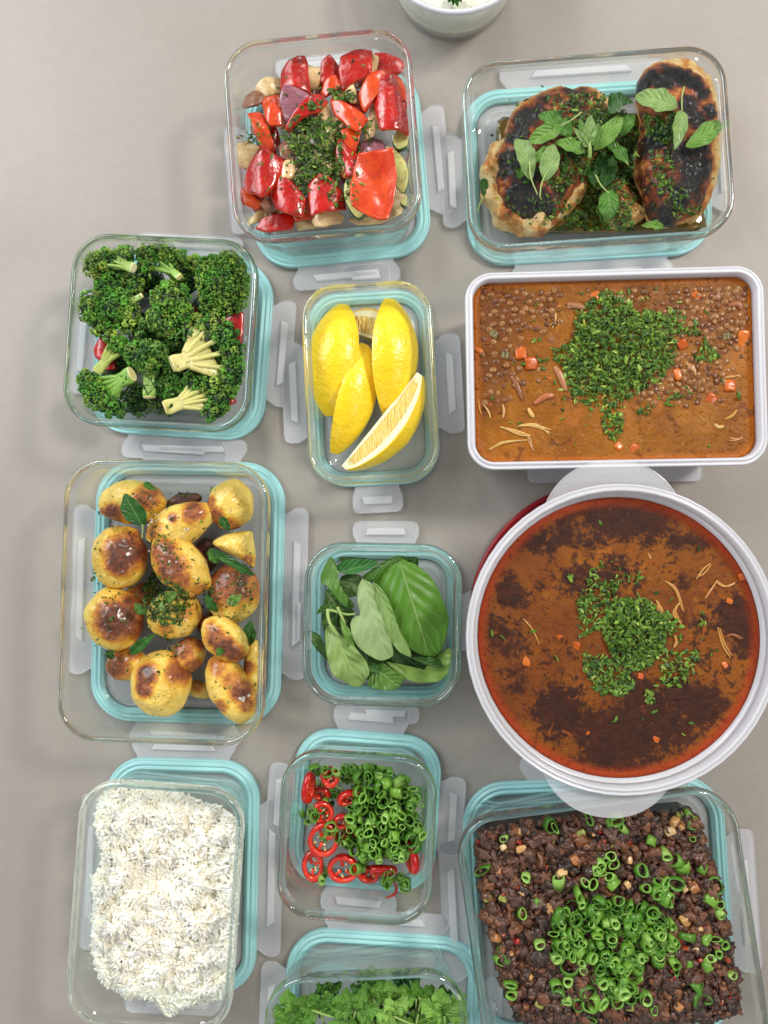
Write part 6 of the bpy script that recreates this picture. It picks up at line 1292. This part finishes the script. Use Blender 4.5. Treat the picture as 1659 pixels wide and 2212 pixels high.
scallions('chili', [([(790, 420), (1180, 460), (1260, 560), (1260, 840), (1130, 1040), (870, 1030), (740, 760)], 70, 4, (.95, 1.25))], 'green scallion ring on top of the chilli box heap,', 'scallion rings on top of the chilli box heap,', 40, [((950, 500), 'at the back'), ((1170, 650), 'at the right'), ((850, 750), 'in the middle'), ((1020, 950), 'at the front')])
for (u, v), n in (((500, 690), 4), ((540, 730), 2), ((460, 740), 2), ((590, 880), 3), ((620, 810), 2), ((675, 845), 2), ((730, 820), 1), ((730, 900), 3), ((600, 640), 3), ((560, 1150), 2), ((810, 1080), 5), ((1010, 1140), 3), ((1030, 1200), 2), ((1120, 1170), 3), ((1150, 1230), 3), ((970, 1180), 1), ((650, 560), 3), ((680, 530), 1), ((1235, 790), 2), ((620, 410), 2), ((520, 400), 3), ((520, 500), 3)):
    scallions('chili', [((u, v, 18, 18), n, 2, (.9, 1.15))], 'loose scallion ring lying on or between the red chilli rings', 'loose scallion rings among the chillies', 20)

# ================================================================ minced beef box
MP = [(195, 420), (260, 350), (640, 290), (1180, 250), (1300, 290), (1340, 440), (1400, 640), (1450, 850), (1490, 1080), (1505, 1240), (1440, 1290), (1300, 1300), (900, 1310), (480, 1310), (390, 1260), (330, 1100), (260, 850), (225, 650)]
a = np.array(MP, float); W = Q('mince', a[:, 0], a[:, 1], 40)[:, :2]; mb = Mesh()
pillow(mb, W, .030, .020, .016, n=90, nr=22, p=8, pb=8, namp=.0025, nscale=70, seed=4, octv=3, sharp=.1, colf=lambda v, r: tuple(arr(58, 34, 24)))
STACK.setdefault('mince', []).append((mb.arrays(), mb.F)); base = mb
uv = rand_in(MP, 5600); n = len(uv); pos = []
for u, v in uv:
    h = 51 + 2.5 * noise.noise(Vector((u / 110, v / 110, 1.7))) + rng.uniform(-3, 1.5); pos.append(Q('mince', u, v, h))
ev = closed_curve(a, 200, .2)
for u, v in ev:
    for k in range(4): pos.append(Q('mince', u + rng.normal(0, 6), v + rng.normal(0, 6), rng.uniform(15, 50)))
pos = np.array(pos); n = len(pos); sz_ = rng.gamma(1.6, .75, n) * 1e-3 + .7e-3; sz_ = np.minimum(sz_, 5.5e-3)
cols = np.array([arr(108, 66, 46), arr(84, 52, 40), arr(126, 74, 46), arr(62, 38, 30), arr(144, 88, 54), arr(112, 78, 64)])[rng.choice(6, n, p=[.3, .25, .15, .15, .08, .07])]
mb = Mesh(); 
V = IC1_V; tv = IC1_V.copy()
for part in range(6):
    idx = np.arange(part, n, 6); big = part > 3
    base_v, base_f = (IC2_V, IC2_F) if big else (IC1_V, IC1_F)
    tvp = base_v * (1 + (.75 if big else .5) * np.array([noise.noise(Vector(v * 1.9) + Vector((part * 5, 0, 0))) + .5 * noise.noise(Vector(v * 4.5) + Vector((part * 5, 3, 0))) for v in base_v]))[:, None]
    if big: idx = idx[:330]
    k_ = sz_[idx, None] if not big else rng.uniform(3.2e-3, 6.5e-3, (len(idx), 1))
    scatter(mb, tvp, base_f, pos[idx] - (np.array([0, 0, .0015]) if big else 0), k_ * rng.uniform(.6, 1.25, (len(idx), 3)), rot_mats(len(idx)), cols[idx], jitter=.05 if big else .15)
mb.V += base.V; mb.F += [f + mb.n for f in base.F]; mb.C += base.C; mb.U += base.U; mb.M += base.M; mb.n += base.n
tag(smooth_new('minced_beef', mb, 'beef'), 'dark fried minced beef filling the big square glass box', 'minced beef', kind='stuff')
proxy = Mesh(); W = Q('mince', a[:, 0], a[:, 1], 51)[:, :2]; pillow(proxy, W, .050, .0015, .03, n=40, nr=6, p=10); STACK['mince'].append((proxy.arrays(), proxy.F)); BV.pop('mince', None)
WD = [rough_cube(8, arr(206, 158, 100), 11, (1.2, .8, .7)), rough_cube(8, arr(180, 122, 72), 12, (1, .9, .8)), rough_cube(8, arr(222, 184, 128), 13, (.8, 1, .6))]
RD = [rough_cube(6, arr(160, 34, 18), 14, (1.2, .8, .6)), rough_cube(6, arr(176, 76, 34), 15, (1, .9, .6))]
GD = [rough_cube(7, arr(150, 156, 70), 16, (1.2, .8, .6))]
WP = [(410, 350, 1.0), (440, 345, .8), (325, 430, .9), (412, 440, 1.1), (685, 495, 1.1), (618, 562, 1.3), (425, 650, 1.1), (868, 625, 1.0), (950, 620, .9), (1190, 300, 1.2), (1235, 300, 1.0), (1165, 350, 1.3), (1215, 330, .9), (1285, 635, 1.3), (1240, 640, .9), (1240, 800, 1.4), (285, 890, 1.2), (825, 412, .7), (450, 1080, .9), (1210, 1240, 1.2), (1300, 950, 1.0), (555, 740, 1.1), (300, 550, .8), (1320, 845, .7), (960, 495, .8), (360, 970, .7), (1090, 1110, .8), (775, 365, .5), (745, 425, .8), (600, 1235, .8)]
for i, (u, v, s) in enumerate(WP):
    inst('radish_cube', WD[i % 3], Q('mince', u, v, 52.5), (rng.uniform(-.8, .8), rng.uniform(-.8, .8), rng.uniform(0, 3)), (s * .8, s * .8, s * .8), 'pale brown cube of diced radish sitting in the dark minced beef', 'radish cube', 'radish cubes in the minced beef')
for i in range(34):
    fixed = [(825, 350, 1.4), (823, 400, 1.1), (1082, 433, 1), (262, 620, 1), (385, 905, 1.4), (1205, 890, 1.5), (1240, 945, 1.4), (1180, 1045, 1.2), (205, 405, 1), (485, 520, .9), (535, 530, .9), (270, 735, 1), (515, 855, .8), (402, 405, .9), (320, 870, 1), (1455, 1000, 1), (1320, 1000, .9), (1480, 1190, 1.1), (395, 635, 1), (1200, 460, .9)]
    u, v, s = fixed[i] if i < len(fixed) else (*rand_in(MP, 1)[0], .8)
    inst('pepper_bit', RD[(i // 2) % 2], Q('mince', u, v, 52.2), tuple(rng.uniform(-.8, .8, 3)), (s * .8, s * .65, s * .6), 'small red or orange pepper bit among the dark minced beef', 'pepper bit', 'pepper bits in the minced beef')
for u, v in ((500, 490), (245, 690), (320, 690), (715, 360), (880, 415), (1220, 270), (960, 1240), (505, 1225), (560, 395)):
    inst('celery_bit', GD[0], Q('mince', u, v, 52.2), tuple(rng.uniform(-.5, .5, 3)), (.85, .85, .85), 'olive green celery bit among the dark minced beef', 'celery bit', 'celery bits in the minced beef')
lb = 'scallion ring of the dense patch on the beef,'; gp_ = 'scallion rings on the minced beef'
dense = [(580, 780), (720, 700), (900, 690), (1100, 760), (1190, 830), (1180, 960), (1050, 980), (980, 1180), (860, 1190), (740, 1030), (570, 960)]
ring_pile('mince', [(dense, 190, 53)], 'chopped scallion bits packed beneath the rings on the minced beef')
scallions('mince', [(dense, 84, 4, (.95, 1.25)), (dense, 54, 8, (.95, 1.25)), ([(680, 560), (880, 440), (900, 560), (820, 680), (690, 680)], 13, 3, (1.2, 1.6)), ([(940, 500), (1210, 600), (1180, 720), (1080, 720), (960, 600)], 11, 3, (1.3, 1.7)), ([(1060, 900), (1200, 900), (1200, 1040), (1100, 1030)], 10, 3, (1.2, 1.5)), ([(700, 1130), (960, 1120), (960, 1200), (720, 1240)], 9, 2, (1.2, 1.6))], lb, gp_, 50, [((880, 900), 'at its centre'), ((760, 560), 'in the curl at its upper left'), ((1080, 620), 'at its upper right'), ((1130, 960), 'at its right edge'), ((620, 880), 'at its left edge'), ((850, 1150), 'at its front end')])
lone = [(440, 575), (218, 545), (495, 700), (415, 765), (505, 910), (600, 610), (580, 330), (560, 320), (855, 310), (930, 340), (1070, 400), (1140, 460), (1280, 390), (1190, 500), (1225, 530), (1330, 540), (1390, 620), (1370, 690), (1410, 760), (1420, 720), (1250, 880), (1340, 890), (1400, 900), (1440, 920), (1410, 960), (1255, 1010), (1360, 1000), (1350, 1030), (1470, 1070), (1300, 1120), (1290, 1150), (1310, 1195), (1340, 1190), (1080, 1245), (1050, 1190), (640, 1190), (590, 1130), (600, 1180), (650, 1100), (700, 1220), (360, 1120), (370, 1170), (320, 970), (300, 1000), (760, 1300), (1255, 270), (890, 290), (750, 290), (1030, 1180), (880, 1170), (660, 1040), (720, 1040), (580, 980), (600, 1000), (330, 380), (1275, 310)]
for u, v in lone: scallions('mince', [((u, v), 1, 0, (1.1, 1.5))], 'lone scallion ring on the minced beef,', 'stray scallion rings on the minced beef,', 51, [((300, 500), 'near the upper left corner'), ((700, 310), 'along the back edge'), ((1200, 420), 'near the upper right corner'), ((1400, 780), 'along the right side'), ((1310, 1120), 'in the lower right part'), ((700, 1190), 'toward the front'), ((330, 1060), 'along the left side')])

# ================================================================ coriander box (cut by the frame)
def coriander(u, v, size, ang, z, col, label, seed, lobes=5):
    r_ = np.random.default_rng(seed); mb = Mesh()
    for k in range(lobes):
        t_ = ang + (k - (lobes - 1) / 2) * (250 / lobes) ; L = size * r_.uniform(.8, 1.1); w = L * .72
        ax = np.array([math.cos(math.radians(t_)), math.sin(math.radians(t_))]); pr = np.array([-ax[1], ax[0]]); b = np.array([u, v]) + ax * size * .05
        ol = []
        teeth = 5
        prof = [(0, .05), (.3, .36), (.42, .30), (.55, .5), (.66, .40), (.8, .44), (.86, .28), (1.0, .16), (.94, 0)]
        for x, y in prof: ol.append(b + ax * L * x + pr * w * y)
        for x, y in prof[-2::-1]: ol.append(b + ax * L * x - pr * w * y)
        leaf_mesh(mb, 'cil', [tuple(q) for q in ol], tuple(b), tuple(b + ax * L), z + r_.uniform(-1, 1), col * r_.uniform(.85, 1.15), fold=2.5, curl=2.5, wave=2.0, seed=seed + k, zt=z + r_.uniform(-3, 3))
    E = (u - math.cos(math.radians(ang)) * size * 1.6, v - math.sin(math.radians(ang)) * size * 1.6)
    tube(mb, spline([Q('cil', u, v, z), Q('cil', (u + E[0]) / 2, (v + E[1]) / 2 + 8, z - 1), Q('cil', *E, z - 6)], 10), .0009, 6, col=arr(140, 184, 84))
    tag(smooth_new('coriander_leaf', mb, 'leaf', stack='cil'), label, 'coriander leaf', 'coriander leaves in the bottom box')
CO = [(330, 640, 105, 200, 52, (106, 158, 56), 'frilly coriander leaf at the left end of the bottom box'), (500, 600, 100, 250, 50, (86, 140, 44), 'coriander leaf second from the left wall'), (610, 650, 90, 20, 54, (96, 150, 48), 'coriander leaf left of the middle'), (740, 610, 100, 290, 55, (92, 142, 48), 'coriander leaf in the middle of the bottom box'), (860, 530, 80, 240, 50, (100, 152, 54), 'coriander leaf near the middle back wall'),
      (1010, 540, 85, 300, 50, (118, 168, 66), 'curly light coriander leaf right of the middle'), (1000, 640, 90, 200, 56, (140, 186, 84), 'bright coriander leaf with a thick stem'), (1150, 520, 90, 270, 48, (90, 140, 40), 'dark coriander leaf near the right back corner'), (1340, 640, 120, 260, 54, (122, 170, 66), 'large coriander leaf at the right wall'), (1230, 610, 95, 60, 50, (78, 124, 40), 'olive coriander leaf left of the large right one'),
      (420, 690, 100, 120, 50, (84, 136, 42), 'coriander leaf low at the left'), (860, 690, 100, 90, 52, (88, 140, 44), 'coriander leaf at the frame edge in the middle'), (1150, 700, 100, 100, 52, (100, 150, 52), 'coriander leaf at the frame edge right of the middle'), (560, 480, 60, 270, 34, (70, 120, 40), 'coriander leaf pressed on the back wall at left'), (830, 440, 75, 280, 34, (90, 140, 60), 'coriander leaf pressed on the back wall in the middle'), (1070, 420, 70, 280, 34, (50, 120, 60), 'coriander leaf pressed on the back wall at right'),
      (700, 760, 110, 90, 50, (90, 140, 44), 'coriander leaf below the frame edge at left'), (1300, 780, 110, 90, 50, (90, 140, 44), 'coriander leaf below the frame edge at right')]
for i, (u, v, s, a_, z, c_, lb) in enumerate(CO): coriander(u, v, s * 1.6, a_, z, arr(*[min(255, q * 1.1) for q in c_]), lb, 300 + i * 7)
m = Mesh(); a = np.array([(300, 560), (700, 500), (1350, 480), (1400, 700), (1350, 1050), (400, 1100), (260, 800)], float); W = Q('cil', a[:, 0], a[:, 1], 28)[:, :2]
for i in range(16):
    u, v = rand_in(a, 1)[0]; coriander(u, v, 95, rng.uniform(0, 360), 24 + (i % 4) * 5, arr(52, 92, 26), 'coriander leaf darkened for shade in the lower layers of the bottom box', 900 + i, lobes=4)  # lower leaves coloured darker, painting the shade seen through the gaps

# ================================================================ dip tub at the top edge
c = P(979, -39, .004); DH = 55
e = empty('dip_tub', (c[0], c[1], 0), 'round clear tub of creamy herb dip cut off by the top edge', 'plastic tub')
cR = c
mb = Mesh(); Rb, Rt = 51.5, 63
def circ_loft(mb, prof, c, closed=False, cap0=True, cap1=True, n=72):
    V = []; F = []
    for r, z in prof: V += [(c[0] + r * 1e-3 * math.cos(2 * PI * i / n), c[1] + r * 1e-3 * math.sin(2 * PI * i / n), z * 1e-3) for i in range(n)]
    m = len(prof)
    for k in (range(m) if closed else range(m - 1)):
        k2 = (k + 1) % m
        for i in range(n): F.append((k * n + i, k * n + (i + 1) % n, k2 * n + (i + 1) % n, k2 * n + i))
    if not closed and cap0: F.append(tuple(range(n))[::-1])
    if not closed and cap1: F.append(tuple((m - 1) * n + i for i in range(n)))
    mb.add(np.array(V), F)
circ_loft(mb, [(Rb - 3, .4), (Rb, 2), (Rt - 2, DH - 4), (Rt - 2.8, DH - 4), (Rb - 1, 2.6), (Rb - 4, 1.4)], cR); smooth_new('tub_body', mb, 'tubclear', parent=e, attrs=False)
mb = Mesh(); circ_loft(mb, [(Rt - 2.8, DH - 4), (Rt + 1.2, DH - 4), (Rt + 2, DH - 2.5), (Rt + 1.4, DH - .5), (Rt + .2, DH), (Rt - 1.6, DH - .2), (Rt - 2.4, DH - 1.4)], cR, closed=True); smooth_new('tub_rim', mb, 'tub', parent=e, attrs=False)
mb = Mesh(); circ_loft(mb, [(Rb - 4.5, 2.2), (Rb - 1.5, 4), (Rb + 2, 16), (Rt - 7, DH - 12), (Rt - 9, DH - 10.5)], cR, cap1=False)
n0 = 72; V = []; F = []
for k in range(16):
    r = (Rt - 9) * (1 - k / 16)
    for i in range(n0):
        t_ = 2 * PI * i / n0; x, y = cR[0] + r * 1e-3 * math.cos(t_), cR[1] + r * 1e-3 * math.sin(t_); V.append((x, y, (DH - 10.5) * 1e-3 + (.0 if k == 0 else .004 * noise.noise(Vector((x * 70, y * 70, 1))) + .003 * (k / 16))))
for k in range(15):
    for i in range(n0): F.append((k * n0 + i, k * n0 + (i + 1) % n0, (k + 1) * n0 + (i + 1) % n0, (k + 1) * n0 + i))
F.append(tuple(15 * n0 + i for i in range(n0))); mb.add(np.array(V), F)
tag(smooth_new('creamy_dip', mb, 'dip', stack='dip'), 'white creamy dip flecked with green inside the round clear tub', 'dip', kind='stuff')
mb = Mesh()
for k, (bt, tp_) in enumerate((((840, -60), (780, 20)), ((840, -60), (830, 60)), ((840, -60), (875, 72)), ((840, -60), (915, 30)))): leaf_mesh(mb, 'dip', lens(bt, tp_, 62), bt, tp_, 50, arr(46, 118, 36), fold=2, curl=1, wave=1.5, seed=k)
tag(smooth_new('parsley_sprig', mb, 'leaf'), 'parsley sprig resting on the white dip at the top edge', 'parsley sprig')
